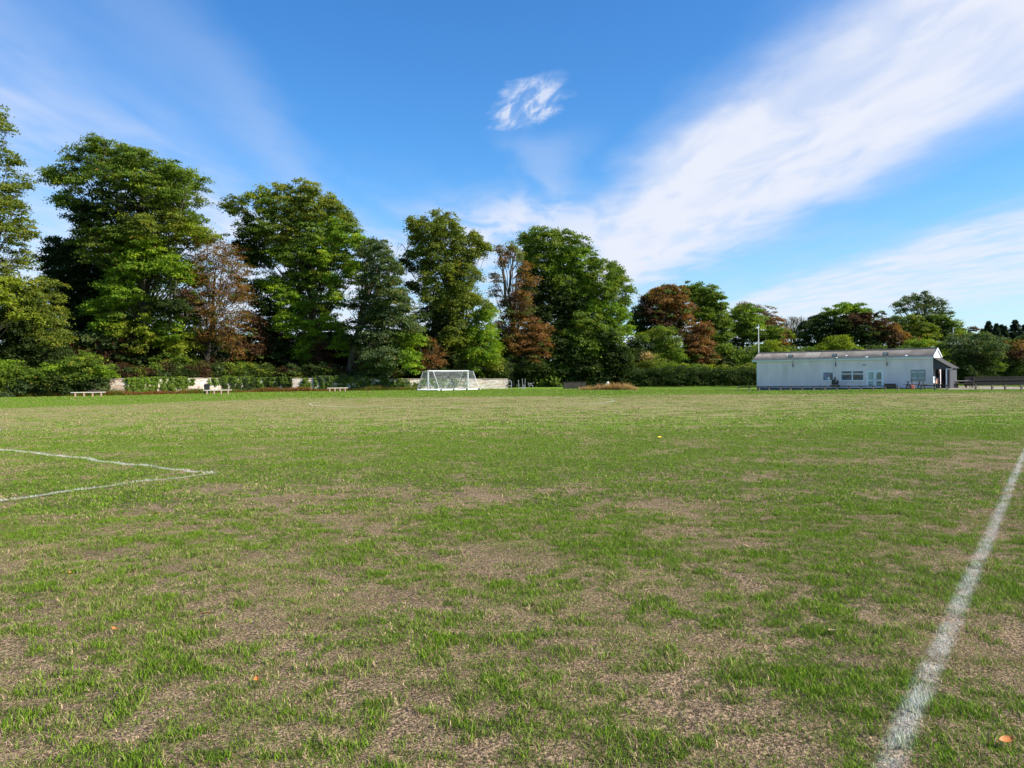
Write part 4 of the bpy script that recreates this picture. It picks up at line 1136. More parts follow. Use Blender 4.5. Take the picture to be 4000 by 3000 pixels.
g0 = np.array([G(q, 1523)[1] for q in px])
ys = g0 + rng.uniform(0, 1.3, n)
pts = np.stack([(px - 2000) / F * ys, ys, np.zeros(n)], -1)
hh = rng.uniform(.12, .85, n) * (.45 + .75 * (.5 + .5 * np.sin(px * .23) * np.sin(px * .071 + 1))) * np.interp(px, [2265, 2300, 2340, 2400, 2440, 2480, 2492], [.6, .7, .9, 1.2, 1.15, .9, .3])
cc = np.where(rng.uniform(0, 1, (n, 1)) < np.interp(px, [2265, 2420, 2430, 2492], [.35, .45, .05, .05])[:, None], pcol('rust', n) * 1.25, pcol('straw', n))
blades('tall_dry_grass', pts, hh, cc, 'tall straw coloured dry grass at the foot of the dome tree', .022, .5)

# ------------------------------------------------------------------ painted things: shared materials
M_WHITE = surf('white_paint', (0.78, 0.78, 0.77), 0.4, 0.04, 4, dirt=(.5, .48, .42, .25))
M_BLACK = surf('black_plastic', (0.022, 0.023, 0.026), 0.4, 0.2, 6, spec=.5)
M_BRICK = surf('red_brick_leg', (0.42, 0.27, 0.21), 0.9, 0.2, 8, .3, 60)
M_PLANK = surf('weathered_white_plank', (0.60, 0.54, 0.49), 0.7, 0.12, 2, .3, 30, stretch=(.3, 4, 4), dirt=(.3, .22, .18, .4))
M_WOOD = surf('weathered_timber', (0.20, 0.165, 0.125), 0.85, 0.3, 3, .5, 20, stretch=(1, 1, .3))
M_WOOD_D = surf('dark_stained_timber', (0.055, 0.042, 0.034), 0.75, 0.3, 3, .4, 20)
M_STEEL = surf('galvanised_steel', (0.42, 0.43, 0.44), 0.45, 0.15, 6, metal=.7)
M_GREYMET = surf('grey_painted_steel', (0.30, 0.31, 0.32), 0.5, 0.15, 6)

# low benches ----------------------------------------------------------------
def bench(px, py, length, rz, label, legs_mat, worn=None, h=.38):
    g = G(px, py)
    root = empty('low_bench', g, rz, label, 'bench', 'low plank benches along the wall')
    MB().box(-length / 2, length / 2, -.15, .15, h, h + .07).build('seat', M_PLANK, root, bevel=.008)
    for i in range(4):
        x = (-.37 + .247 * i) * length
        MB().box(x - .07, x + .07, -.13, .13, -.02, h).build('leg', legs_mat, root, bevel=.006)
    return root, g


b1r, b1g = bench(345, 1549.5, 2.95, R(26), 'leftmost low bench with a dead branch lying on its worn seat', M_BRICK)
bench(850, 1539.5, 2.8, R(26), 'low white topped bench beside the black wheelie bin', M_BRICK)
bench(1318, 1529.5, 2.4, R(24), 'rightmost low white bench nearer the goals', M_BRICK)
br = MB()
brp = [(-.2, -.05, .5), (.2, .02, .56), (.45, -.02, .62), (.8, .05, .55), (1.3, -.05, .48)]
br.tube(brp, [.02, .035, .04, .03, .01], 6)
for k in range(14):
    s_ = random.choice(brp[1:4]); e = (s_[0] + random.uniform(-.4, .5), s_[1] + random.uniform(-.2, .2), s_[2] + random.uniform(-.08, .25))
    br.tube([s_, e], [.015, .005], 4)
o = br.build('fallen_branch', M_BARK); o.location = tuple(b1g); o.rotation_euler = (0, 0, R(26))
tag(o, 'dead branch lying across the leftmost low bench', 'branch')

# wheelie bin --------------------------------------------------------------------
g = G(808, 1538.5); g[1] += 0.0
root = empty('wheelie_bin', g, R(28), 'black wheelie bin against the lit stone patch', 'bin')
body = MB(); v = []
for z, a_, b_ in ((.08, .21, .25), (.5, .25, .3), (.95, .29, .35)):
    v += [(-a_, -b_, z), (a_, -b_, z), (a_, b_, z), (-a_, b_, z)]
fcs = [(0, 3, 2, 1), (8, 9, 10, 11)]
for k in (0, 4):
    for j in range(4): fcs.append((k + j, k + (j + 1) % 4, k + 4 + (j + 1) % 4, k + 4 + j))
body.faces(v, fcs); body.build('body', M_BLACK, root, bevel=.02)
MB().box(-.31, .31, -.38, .38, .953, .985).faces([(-.3, -.37, .985), (.3, -.37, .985), (.3, .37, .985), (-.3, .37, .985), (-.2, -.25, 1.06), (.2, -.25, 1.06), (.2, .3, 1.04), (-.2, .3, 1.04)],
    [(4, 5, 6, 7), (0, 1, 5, 4), (1, 2, 6, 5), (2, 3, 7, 6), (3, 0, 4, 7)]).build('lid', M_BLACK, root, bevel=.01)
MB().tube([(-.24, .42, .93), (.24, .42, .93)], .016, 8).build('handle', M_BLACK, root)
for sx in (-1, 1):
    MB().tube([(sx * .22, .3, .1), (sx * .27, .3, .1)], .1, 14).build('wheel', M_BLACK, root)

# goals ------------------------------------------------------------------------------
M_NET = surf('net_cord', (0.62, 0.64, 0.66), 0.7, 0.1, 5)
gl = P(1671, 1526, 0); 
GY = G(1671, 1526)[1]
gl = G(1671, 1526); gr0 = G(1826, 1522)
wdir = np.array((math.sin(R(43)), math.cos(R(43))))
gw = abs((G(1826, 1522)[0] - gl[0])) / math.sin(R(43)); gw = min(max(gw, 5.5), 7.3)
GH = 76 / F * GY
print('goal Y', GY, 'w', gw, 'h', GH)


def goal(flip, label, off):
    """local x along the mouth, local y to the rear of the goal"""
    rz = math.atan2(wdir[1], wdir[0])
    root = empty('football_goal', gl + off, rz, label, 'goal', 'two white portable goals stored mouth to mouth')
    s = flip; W_, H_, D_ = gw, GH, 1.9; T = .85
    r = .047
    for x in (0, W_): MB().tube([(x, 0, 0), (x, 0, H_)], r, 10).build('post', M_WHITE, root, smooth=False)
    MB().tube([(-r, 0, H_ + r * .9), (W_ + r, 0, H_ + r * .9)], r, 10).build('crossbar', M_WHITE, root)
    for x in (0, W_):
        MB().tube([(x, 0, H_), (x, s * T, H_ - .02), (x, s * D_, .09)], .03, 8).build('net_support', M_WHITE, root)
        MB().tube([(x, s * .1, .05), (x, s * D_, .05)], .045, 8).build('side_base', M_WHITE, root)
        MB().tube([(x, s * .03, H_ * .48), (x, s * .75, .07)], .024, 6).build('brace', M_WHITE, root)
    MB().tube([(-.3 * (s < 0), s * D_, .07), (W_ + .2, s * D_, .07)], .065, 10).build('rear_base', M_WHITE, root)
    for x in (.15, W_ * .33, W_ * .66, W_ - .15):
        if flip > 0 and x > W_ * .5: continue
        MB().tube([(x - .05, s * (D_ + .12), .1), (x + .05, s * (D_ + .12), .1)], .1, 12).build('wheel', M_BLACK, root)
    # net: one connected mesh of thin cords
    net = MB(); st = .16
    def surfp(u, v):      # u across, v 0 top front .. 1 rear bottom along the profile
        L1 = T; L2 = math.hypot(D_ - T, H_ - .09); d = v * (L1 + L2)
        if d < L1: y, z = s * d, H_ - .02
        else:
            f = (d - L1) / L2; y, z = s * (T + (D_ - T) * f), H_ - .02 + (.09 - H_) * f
        sag = .12 * math.sin(math.pi * min(1, u)) * math.sin(math.pi * v)
        return (u * W_, y - s * sag * .7, z - sag * .5)
    L = T + math.hypot(D_ - T, H_ - .09)
    nu, nv = int(W_ / st), int(L / st)
    for i in range(nu + 1):
        net.tube([surfp(i / nu, j / 10) for j in range(11)], .0042, 3)
    for j in range(nv + 1):
        net.tube([surfp(i / 12, j / nv) for i in range(13)], .0042, 3)
    for x in (0, W_):
        for j in range(1, int(H_ / st)):
            z = j * st; yb = s * (T + (D_ - T) * (1 - z / H_))
            net.tube([(x, 0, z), (x, yb, z)], .0042, 3)
        for j in range(1, int(D_ / st)):
            y = j * st; zt = H_ if y < T else H_ * (1 - (y - T) / (D_ - T))
            net.tube([(x, s * y, .06), (x, s * y, zt)], .0042, 3)
    net.build('net', M_NET, root)
    return root


goal(-1, 'nearer white portable goal with its rear frame toward the camera', np.array((.16 * wdir[1], -.16 * wdir[0], 0)))
goal(1, 'farther white portable goal whose mouth touches the nearer one', np.array((-.0 * wdir[1], .0, 0)))

# outdoor gym machines -----------------------------------------------------------------
def rod(name, root, pts, r, m=M_GREYMET): return MB().tube(pts, r, 8).build(name, m, root)


gy = G(1990, 1519)
root = empty('chest_press_machine', gy, R(15), 'outdoor gym press with a white seat back at the end of the lit wall', 'gym machine')
rod('post', root, [(.25, 0, 0), (.27, 0, .7), (.2, 0, .98), (-.1, 0, 1.1)], .045)
rod('seat_frame', root, [(.25, 0, .35), (-.3, 0, .42), (-.45, 0, .12)], .035)
MB().box(-.55, -.15, -.2, .2, .43, .48).build('seat', M_BLACK, root, bevel=.01)
MB().faces([(-.62, -.19, .5), (-.62, .19, .5), (-.78, .19, 1.02), (-.78, -.19, 1.02), (-.57, -.19, .5), (-.57, .19, .5), (-.73, .19, 1.02), (-.73, -.19, 1.02)],
           [(0, 1, 2, 3), (7, 6, 5, 4), (0, 4, 5, 1), (1, 5, 6, 2), (2, 6, 7, 3), (3, 7, 4, 0)]).build('backrest', M_WHITE, root)
rod('handle', root, [(.0, -.25, .85), (-.1, -.25, .75), (-.1, .25, .75), (0, .25, .85)], .02)
g = G(2026, 1518)
root = empty('stepper_machine', g, R(10), 'dark outdoor gym stepper between the white seat press and the twin poles', 'gym machine')
rod('post', root, [(0, 0, 0), (0, 0, .7), (-.08, 0, 1.0)], .04)
rod('arm', root, [(0, 0, .15), (.35, 0, .12), (.55, 0, .16)], .035)
MB().tube([(-.1, 0, 1.0), (.06, 0, 1.03)], .06, 8).build('grip', M_STEEL, root)
MB().box(-.14, .14, -.16, .16, .42, .47).build('footplate', M_STEEL, root)
g = G(2046, 1519.5)
root = empty('pull_up_station', g, R(20), 'pair of tall slim pale gym poles in front of the dark trees', 'gym machine')
for x in (-.17, .17):
    rod('post', root, [(x, 0, .0), (x, 0, .62), (x * 1.15, 0, 1.28)], .035, M_STEEL)
rod('foot_bar', root, [(-.32, 0, .18), (.32, 0, .18)], .03)
MB().tube([(0, 0, 0), (0, 0, .55)], .05, 8).build('centre_post', M_GREYMET, root)
g = G(2078, 1518)
root = empty('exercise_bike', g, R(15), 'dark outdoor exercise bike farthest right of the gym machines', 'gym machine')
rod('frame', root, [(.12, 0, 0), (.1, 0, .4), (-.1, 0, .5), (-.45, 0, .22), (-.5, 0, .5), (-.2, 0, .68), (.1, 0, .62), (.25, 0, .8)], .04)
MB().box(.05, .32, -.12, .12, .66, .72).build('saddle', M_BLACK, root, bevel=.02)
rod('handlebar', root, [(-.5, -.22, .78), (-.48, 0, .74), (-.5, .22, .78)], .02)
rod('stem', root, [(-.5, 0, .5), (-.48, 0, .74)], .03)

# low rendered block wall behind the dry grass, and a pale boulder -------------------------
M_CONC = surf('shaded_weathered_concrete', (0.055, 0.046, 0.037), 0.95, 0.25, 2, .4, 20, dirt=(.03, .03, .022, .6))  # tree shade put into the dark concrete colour
g = G(2250, 1518)
root = empty('low_concrete_wall', g, R(4), 'low grey concrete wall end behind the tall dry grass', 'wall')
MB().box(-1.55, 1.25, 0, .35, 0, .8).build('wall_block', M_CONC, root, bevel=.02)
MB().box(-1.6, 1.3, -.03, .38, .803, .84).build('coping', M_CONC, root, bevel=.01)
g = G(2372, 1517)
rk = MB(); vv = []
for i in range(6):
    z = i * .17; r0 = (.32, .34, .3, .24, .22, .1)[i]
    vv += [(r0 * math.cos(a) * random.uniform(.8, 1.15) + (.08 if i > 3 else 0), r0 * .7 * math.sin(a) * random.uniform(.8, 1.15), z) for a in [2 * math.pi * j / 9 for j in range(9)]]
rk.faces(vv, [(i * 9 + j, i * 9 + (j + 1) % 9, (i + 1) * 9 + (j + 1) % 9, (i + 1) * 9 + j) for i in range(5) for j in range(9)] + [tuple(range(45, 54))])
o = rk.build('boulder', M_STONE2); o.location = tuple(g); tag(o, 'pale upright boulder standing in the tall dry grass', 'boulder')

# ------------------------------------------------------------------ clubhouse
M_HUT = surf('painted_render', (0.83, 0.725, 0.745), 0.85, 0.07, 1.1, .25, 60, dirt=(.52, .47, .46, .5), stretch=(1.0, 1.0, .3), spec=.2)
M_PLINTH = surf('grey_plinth', (0.13, 0.13, 0.14), 0.9, 0.2, 1.5)
M_FASCIA = surf('white_fascia', (0.72, 0.74, 0.78), 0.6, 0.06, 1.5, dirt=(.4, .42, .42, .4))
M_ROOF = surf('fibre_cement_roof', (0.22, 0.20, 0.175), 0.95, 0.25, 0.9, .3, 15, dirt=(.34, .31, .27, .5), spec=.1)
M_UPVC = surf('white_window_frame', (0.80, 0.83, 0.88), 0.35, 0.03, 4)
M_PORCH = surf('dark_porch_panel', (0.06, 0.062, 0.072), 0.8, 0.1, 2)
M_GREENSH = surf('grey_green_shutter', (0.33, 0.36, 0.35), 0.8, 0.08, 3)
M_PALE = surf('pale_render', (0.80, 0.80, 0.78), 0.8, 0.03, 2)


def glass_mat(name, col, rough=.06):
    m, t = mat(name)
    tc = t.n('ShaderNodeTexCoord')
    nz = t.noise(tc.outputs['Object'], 1.3, 3, .6, .4)
    c = t.mix(t.sm(nz, .4, .65), col, tuple(min(1, q * 2.4 + .02) for q in col))
    p = t.n('ShaderNodeBsdfPrincipled'); t.put(p.inputs['Base Color'], c)
    p.inputs['Roughness'].default_value = rough; p.inputs['Specular IOR Level'].default_value = .8
    o = t.n('ShaderNodeOutputMaterial'); t.t.links.new(p.outputs[0], o.inputs[0])
    return m


M_GLASS = glass_mat('dark_glass', (0.02, 0.028, 0.045))
M_GLASS_B = glass_mat('reflection_blue_glass', (0.07, 0.11, 0.20))  # bluish reflection painted into the pane's base colour
M_GLASS_D = glass_mat('door_glass', (0.13, 0.19, 0.19), .12)

Rc = G(3645, 1518.0)                   # right front corner
uL, vL = uv(2957, 1413)
uR, vR = uv(3645, 1397)
EAVE = CH + vR * Rc[1]
fd = np.array((math.sin(R(48)), -math.cos(R(48)), 0.0))      # along the front, parallel to the pitch's halfway line within a few degrees
FL = (Rc[0] - uL * Rc[1]) / (fd[0] - uL * fd[1])
Lc = Rc - fd * FL
hrz = math.atan2(fd[1], fd[0])
print('hut L', Lc, 'R', Rc, 'len', FL, 'eave', EAVE)


def fac(px, py):
    """photo pixel on the facade -> local x, z"""
    u, v = uv(px, py)
    t = (Lc[1] * u - Lc[0]) / (fd[0] - fd[1] * u)
    Y = Lc[1] + fd[1] * t
    return t, CH + v * Y


def facY(px):
    t, _ = fac(px, 1500); return Lc[1] + fd[1] * t


hut = empty('clubhouse', Lc, hrz, 'long low pale grey clubhouse with a corrugated roof and a side porch', 'clubhouse')
DP = 3.1; RY = 1.5; RZ = EAVE + .95
MB().box(0, FL, 0, DP, -.4, EAVE).build('wall', M_HUT, hut)
MB().box(-.03, FL + .03, -.04, 0, -.4, .06).build('plinth', M_PLINTH, hut)
MB().box(FL * .466, FL * .466 + .05, -.006, 0, .23, EAVE - .3).build('wall_joint', M_FASCIA, hut)
MB().box(-.55, FL + .12, -.16, -.02, EAVE - .10, EAVE + .17).build('fascia_board', M_FASCIA, hut, bevel=.01)
# corrugated roof, both slopes, real ribs
NR = int(FL / .155) * 6
V = []; Fc = []
xs_ = np.linspace(-.5, FL + .06, NR)
rib = .05 * np.cos(xs_ / .155 * 2 * np.pi)
prof = [(-.20, EAVE + .13), (RY * .5 - .1, (EAVE + .13 + RZ) / 2), (RY, RZ), (RY + (DP - RY) * .5, (EAVE + .1 + RZ) / 2), (DP + .2, EAVE + .1)]
for x, rb in zip(xs_, rib):
    for k, (y, z) in enumerate(prof):
        V.append((x, y, z + (rb if k != 2 else rb * .6)))
    for k, (y, z) in enumerate(prof):
        V.append((x, y, z + rb - .012))
m10 = 10
for i in range(NR - 1):
    for k in range(4):
        a = i * m10 + k; Fc.append((a, a + m10, a + m10 + 1, a + 1))
me = bpy.data.meshes.new('roof'); me.from_pydata(V, [], Fc); me.polygons.foreach_set('use_smooth', [True] * len(me.polygons))
roof = link('roof', me, M_ROOF, hut)
sol = roof.modifiers.new('thick', 'SOLIDIFY'); sol.thickness = .012
MB().tube([(-.5, RY, RZ + .03), (FL + .06, RY, RZ + .03)], .06, 8).build('ridge_cap', M_ROOF, roof)
M_PATCH = surf('pale_roof_patch', (0.32, 0.30, 0.27), 0.9, 0.1, 4)
for px, py, wdt in ((3085, 1394, .12), (3302, 1392, .1), (3387, 1400, .12), (3540, 1391, .12), (3062, 1390, .1), (3270, 1405, .09)):
    t, z = fac(px, py)
    f = min(max((z - EAVE - .13) / (RZ - EAVE - .13) * 1.25, .05), .85)
    yy = -.2 + (RY + .2) * f; zz = EAVE + .13 + (RZ - EAVE - .13) * f + .05
    sl = (RZ - EAVE - .13) / (RY + .2)
    MB().faces([(t - wdt, yy - .1, zz - .1 * sl), (t + wdt, yy - .1, zz - .1 * sl), (t + wdt * .7, yy + .1, zz + .1 * sl), (t - wdt * .8, yy + .1, zz + .1 * sl),
                (t - wdt, yy - .1, zz - .1 * sl - .03), (t + wdt, yy - .1, zz - .1 * sl - .03), (t + wdt * .7, yy + .1, zz + .1 * sl - .03), (t - wdt * .8, yy + .1, zz + .1 * sl - .03)],
               [(0, 1, 2, 3), (7, 6, 5, 4), (0, 4, 5, 1), (1, 5, 6, 2), (2, 6, 7, 3), (3, 7, 4, 0)]).build('roof_patch', M_WHITE, roof)
# paler translucent roof sheets
for px in (3150, 3178):
    t, z = fac(px, 1400)
    sl = (RZ - EAVE - .13)
    q = MB(); n_ = 24; vs = []
    for i in range(n_ + 1):
        x = t - .35 + .7 * i / n_; rb = .035 * math.cos(x / .155 * 2 * math.pi) + .012
        vs += [(x, .05, EAVE + .13 + sl * .13 + rb), (x, RY * .85, EAVE + .13 + sl * .88 + rb)]
    q.faces(vs, [(2 * i, 2 * i + 2, 2 * i + 3, 2 * i + 1) for i in range(n_)])
    q.build('roof_sheet', M_PATCH, roof)
# gable end
e = FL + .02
MB().faces([(e, .05, EAVE), (e, DP - .05, EAVE), (e, RY, RZ - .05), (e - .1, .05, EAVE), (e - .1, DP - .05, EAVE), (e - .1, RY, RZ - .05)], [(0, 1, 2), (5, 4, 3), (0, 2, 5, 3), (1, 4, 5, 2)]).build('gable', M_PALE, hut)
for (y0, z0_, y1, z1_) in ((-.15, EAVE + .1, RY, RZ), (RY, RZ, DP + .15, EAVE + .08)):
    MB().bar((e + .07, y0, z0_), (e + .07, y1, z1_), .04, .16).build('barge_board', M_FASCIA, hut)
MB().box(-.03, .07, -.05, -.005, .1, EAVE - .12).build('corner_trim', M_WHITE, hut)
MB().tube([(FL - .03, -.09, .05), (FL - .03, -.09, EAVE - .12)], .045, 8).build('downpipe', M_WHITE, hut)


def frame(parent, x0, x1, z0, z1, t=.07, y0=-.05, y1=-.005, m=M_UPVC, name='frame'):
    q = MB()
    q.box(x0, x0 + t, y0, y1, z0, z1).box(x1 - t, x1, y0, y1, z0, z1).box(x0 + t, x1 - t, y0, y1, z0, z0 + t).box(x0 + t, x1 - t, y0, y1, z1 - t, z1)
    return q.build(name, m, parent)


def pane(parent, x0, x1, z0, z1, m, name='pane', y=-.022): return MB().box(x0, x1, y, -.004, z0, z1).build(name, m, parent)


# small window
x0, zt = fac(3213, 1452); x1, zb = fac(3257, 1487.5)
win = link('window', MB().box(x0, x1, -.012, -.003, zb, zt).mesh('window'), M_UPVC, hut)
frame(win, x0, x1, zb, zt, .08)
pane(win, x0 + .08, x1 - .08, zb + .08, zt - .08, M_GLASS_B)
MB().box(x0 + .48 * (x1 - x0), x0 + .66 * (x1 - x0), -.032, -.024, zb + .1, zb + .42).build('notice', M_WHITE, win)
MB().faces([(x0 + .4 * (x1 - x0), -.026, zb + .09), (x1 - .09, -.026, zb + .09), (x1 - .09, -.026, zt - .1), (x0 + .8 * (x1 - x0), -.026, zb + .75), (x0 + .55 * (x1 - x0), -.026, zb + .45)], [(0, 1, 2, 3, 4)]).build('overlay', M_GLASS, win)  # dark glass shape over part of the bluish pane
MB().box(x0 - .05, x1 + .05, -.09, -.052, zb - .05, zb).build('sill', M_UPVC, win)
# wide window
x0, zt = fac(3284, 1447); x1, zb = fac(3376, 1487.5)
win = link('window', MB().box(x0, x1, -.012, -.003, zb, zt).mesh('window'), M_UPVC, hut)
frame(win, x0, x1, zb, zt, .09)
xm = (x0 + x1) / 2; zs = zt - .34 * (zt - zb)
MB().box(xm - .06, xm + .06, -.052, -.006, zb + .09, zt - .09).build('mullion', M_UPVC, win)
MB().box(x0 + .09, xm - .06, -.05, -.006, zs - .05, zs + .04).build('transom', M_UPVC, win)
MB().box(xm + .06, x1 - .09, -.05, -.006, zs - .05, zs + .04).build('transom', M_UPVC, win)
for a_, b_ in ((x0 + .09, xm - .06), (xm + .06, x1 - .09)):
    pane(win, a_, b_, zb + .09, zs - .05, M_GLASS); pane(win, a_, b_, zs + .04, zt - .09, M_GLASS)
MB().faces([(x0 + .1, -.028, zb + .1), (x0 + .9, -.028, zb + .22), (xm - .1, -.028, zb + .42), (xm - .1, -.028, zb + .52), (x0 + .8, -.028, zb + .3), (x0 + .1, -.028, zb + .3)], [(0, 1, 2, 3, 4, 5)]).build('overlay', M_GLASS_B, win)  # slanting patch in the bluish reflection-tinted glass
MB().box(x0 - .05, x1 + .05, -.09, -.052, zb - .05, zb).build('sill', M_UPVC, win)
# double doors
x0, zt = fac(3384, 1446); x1, zb = fac(3453, 1517); zb = .06
dr = link('double_door', MB().box(x0, x1, -.012, -.003, zb, zt).mesh('double_door'), M_UPVC, hut)
frame(dr, x0, x1, zb, zt, .1)
xm = (x0 + x1) / 2
for s_, (a_, b_) in enumerate(((x0 + .1, xm - .01), (xm + .01, x1 - .1))):
    frame(dr, a_, b_, zb + .1, zt - .1, .13, -.045, -.008, name='door_leaf')
    zm = zb + .42 * (zt - zb)
    MB().box(a_ + .13, b_ - .13, -.045, -.008, zm - .07, zm + .07).build('mid_rail', M_UPVC, dr)
    pane(dr, a_ + .13, b_ - .13, zm + .07, zt - .23, M_GLASS_D); pane(dr, a_ + .13, b_ - .13, zb + .23, zm - .07, M_GLASS_D)
    hx = b_ - .05 if s_ == 0 else a_ + .05
    MB().box(hx - .015, hx + .015, -.085, -.05, zm - .02, zm + .14).build('handle', M_STEEL, dr)
MB().box(x0 - .2, x1 + .2, -.5, -.06, 0, .07).build('door_step', M_CONC, hut)
# serving hatch
x0, zt = fac(3560, 1446); x1, zb = fac(3614, 1485.5)
sh = MB().box(x0, x1, -.05, -.003, zb, zt).build('serving_hatch', M_GREENSH, hut)
frame(sh, x0 - .03, x1 + .03, zb - .03, zt + .03, .045, -.065, -.052, M_GREYMET)
xm = (x0 + x1) / 2
for (a_, b_) in ((x0 + .05, xm - .02), (xm + .02, x1 - .05)): MB().box(a_, b_, -.07, -.053, zb + .05, zt - .05).build('shutter', M_GREENSH, sh)
for a_, b_ in ((x0 + .03, x0 + .55), (x1 - .55, x1 - .03)):
    for zz in (zb + .22, zt - .2): MB().box(a_, b_, -.085, -.072, zz - .03, zz + .03).build('hinge', M_UPVC, sh)
# lamp, vent, conduit
x, z = fac(3376, 1425); sl_ = MB().box(x - .16, x + .16, -.14, -.003, z - .05, z + .05).build('security_light', M_GREYMET, hut, bevel=.02)
x, z = fac(3556, 1508); MB().box(x - .16, x + .16, -.02, -.002, z - .16, z + .16).build('air_vent', M_GREYMET, hut)
x, z = fac(3204, 1509); MB().tube([(x - .2, -.06, z), (x + .1, -.06, z + .05), (x + .3, -.06, z)], .06, 6).build('pipe_stub', M_GREYMET, hut)
for px, hx, hy in ((3099, 3093, 1400), (3266, 3263, 1394), (3466, 3462, 1389)):
    t, _ = fac(px, 1420); th, zh = fac(hx, hy); zh = EAVE + .47
    fl = MB().box(t - .05, t + .05, -.20, -.163, EAVE - .75, EAVE - .35).build('floodlight', M_WOOD_D, hut)
    MB().tube([(t, -.19, EAVE - .5), (t, -.21, EAVE - .05), (t - .03, -.24, EAVE + .3)], .022, 6).build('arm', M_GREYMET, fl)
    c_ = Vector((th, -.3, zh)); tl = R(-20)
    hd = MB().box(-.27, .27, -.07, .07, -.15, .15).build('lamp_housing', M_BLACK, fl, bevel=.015)
    hd.location = c_; hd.rotation_euler = (tl, 0, R(-4))
    gl_ = MB().box(-.21, .21, -.085, -.072, -.10, .10).build('lamp_glass', surf('lamp_glass_face', (.42, .46, .46), .2, .05), fl)
    gl_.location = c_; gl_.rotation_euler = (tl, 0, R(-4))

# porch: lean-to on the gable end
PW = fac(3706, 1500)[0] - FL; PD = 2.9
pr = MB().faces([(FL + .1, -.02, EAVE - .05), (FL + PW, -.02, EAVE - .95), (FL + PW, -.02, EAVE - 1.15), (FL + .1, -.02, EAVE - 1.2),
                 (FL + .1, .04, EAVE - .05), (FL + PW, .04, EAVE - .95), (FL + PW, .04, EAVE - 1.15), (FL + .1, .04, EAVE - 1.2)],
                [(0, 1, 2, 3), (7, 6, 5, 4), (0, 4, 5, 1), (1, 5, 6, 2), (2, 6, 7, 3), (3, 7, 4, 0)]).build('porch', M_PORCH, hut)
MB().faces([(FL + .05, -.2, EAVE + .02), (FL + PW + .3, -.2, EAVE - 1.03), (FL + PW + .3, PD, EAVE - 1.03), (FL + .05, PD, EAVE + .02),
            (FL + .05, -.2, EAVE - .04), (FL + PW + .3, -.2, EAVE - 1.09), (FL + PW + .3, PD, EAVE - 1.09), (FL + .05, PD, EAVE - .04)],
           [(0, 1, 2, 3), (7, 6, 5, 4), (0, 4, 5, 1), (1, 5, 6, 2), (2, 6, 7, 3), (3, 7, 4, 0)]).build('porch_roof', surf('dark_roof_felt', (.055, .052, .05), .95, .2, 3), pr)
MB().box(FL + PW - .25, FL + PW + .3, -.06, .02, EAVE - 1.2, EAVE - 1.12).build('porch_fascia', M_FASCIA, pr)
for x in (FL + PW * .86, FL + PW): MB().box(x - .06, x + .06, -.01, .11, 0, EAVE - 1.16).build('porch_post', M_FASCIA if x < FL + PW else M_PORCH, pr)
MB().box(FL + .1, FL + PW, PD - .1, PD, 0, EAVE - .9).build('porch_back', M_PORCH, pr)
MB().box(FL + PW + .05, FL + PW + .1, .12, PD, 0, EAVE - 1.12).build('porch_side', M_PORCH, pr)
MB().box(FL + .02, FL + .07, .9, 1.8, 0, 2.05).build('side_door', M_WOOD_D, hut)
MB().box(FL + PW * .4, FL + PW * .75, PD - .2, PD - .12, EAVE - 1.35, EAVE - 1.27).build('strip_lamp', M_WHITE, pr)

# flagpole and thin lamp pole
ft = P(2962, 1268, Lc[1] + 1.5); fb = ft.copy(); fb[2] = 0
root = empty('flagpole', fb, 0, 'slim white flagpole at the left end of the clubhouse', 'flagpole')
MB().tube([(0, 0, 0), (0, 0, ft[2] * .5), (0, 0, ft[2])], [.07, .06, .04], 10).build('pole', M_WHITE, root)
MB().tube([(-.06, 0, ft[2]), (.06, 0, ft[2] + .02)], .06, 8).build('finial', M_GREYMET, root)
ft = P(3722, 1280, 112); fb = ft.copy(); fb[2] = 0
root = empty('lamp_pole', fb, 0, 'thin grey pole rising from the bushes right of the clubhouse roof', 'pole')
MB().tube([(0, 0, 0), (0, 0, ft[2])], [.11, .07], 10).build('pole', M_STEEL, root)
MB().box(-.08, .25, -.08, .08, ft[2] - .1, ft[2]).build('lamp_head', M_GREYMET, root)
MB().box(-.02, .35, -.1, .1, ft[2] - 3.2, ft[2] - 2.9).build('bracket', M_GREYMET, root)

# ------------------------------------------------------------------ knee rail fences
def knee_fence(pxs, pyf, label, rail=True):
    base = G(pxs[0], pyf(pxs[0]))
    root = empty('knee_rail_fence', base, 0, label, 'fence', 'knee rail fences in front of the clubhouse')
    pp = []
    pm = MB().box(-.055, .055, -.055, .055, -.05, .37).faces([(-.055, -.055, .37), (.055, -.055, .37), (.055, .055, .37), (-.055, .055, .37), (0, 0, .40)], [(0, 1, 4), (1, 2, 4), (2, 3, 4), (3, 0, 4)]).mesh('post')
    for px in pxs:
        g = G(px, pyf(px)) - base; pp.append(g)
        o = link('post', pm, M_WOOD, root); o.location = tuple(g); o.rotation_euler = (random.uniform(-.03, .03), random.uniform(-.03, .03), random.uniform(-.1, .1))
    for a_, b_ in zip(pp, pp[1:]):
        MB().bar(a_ + np.array((0.003, .0, .43 + random.uniform(-.008, .008))), b_ + np.array((-.003, 0, .43 + random.uniform(-.008, .008))), .12, .085).build('rail', M_WOOD_D, root)
    return root


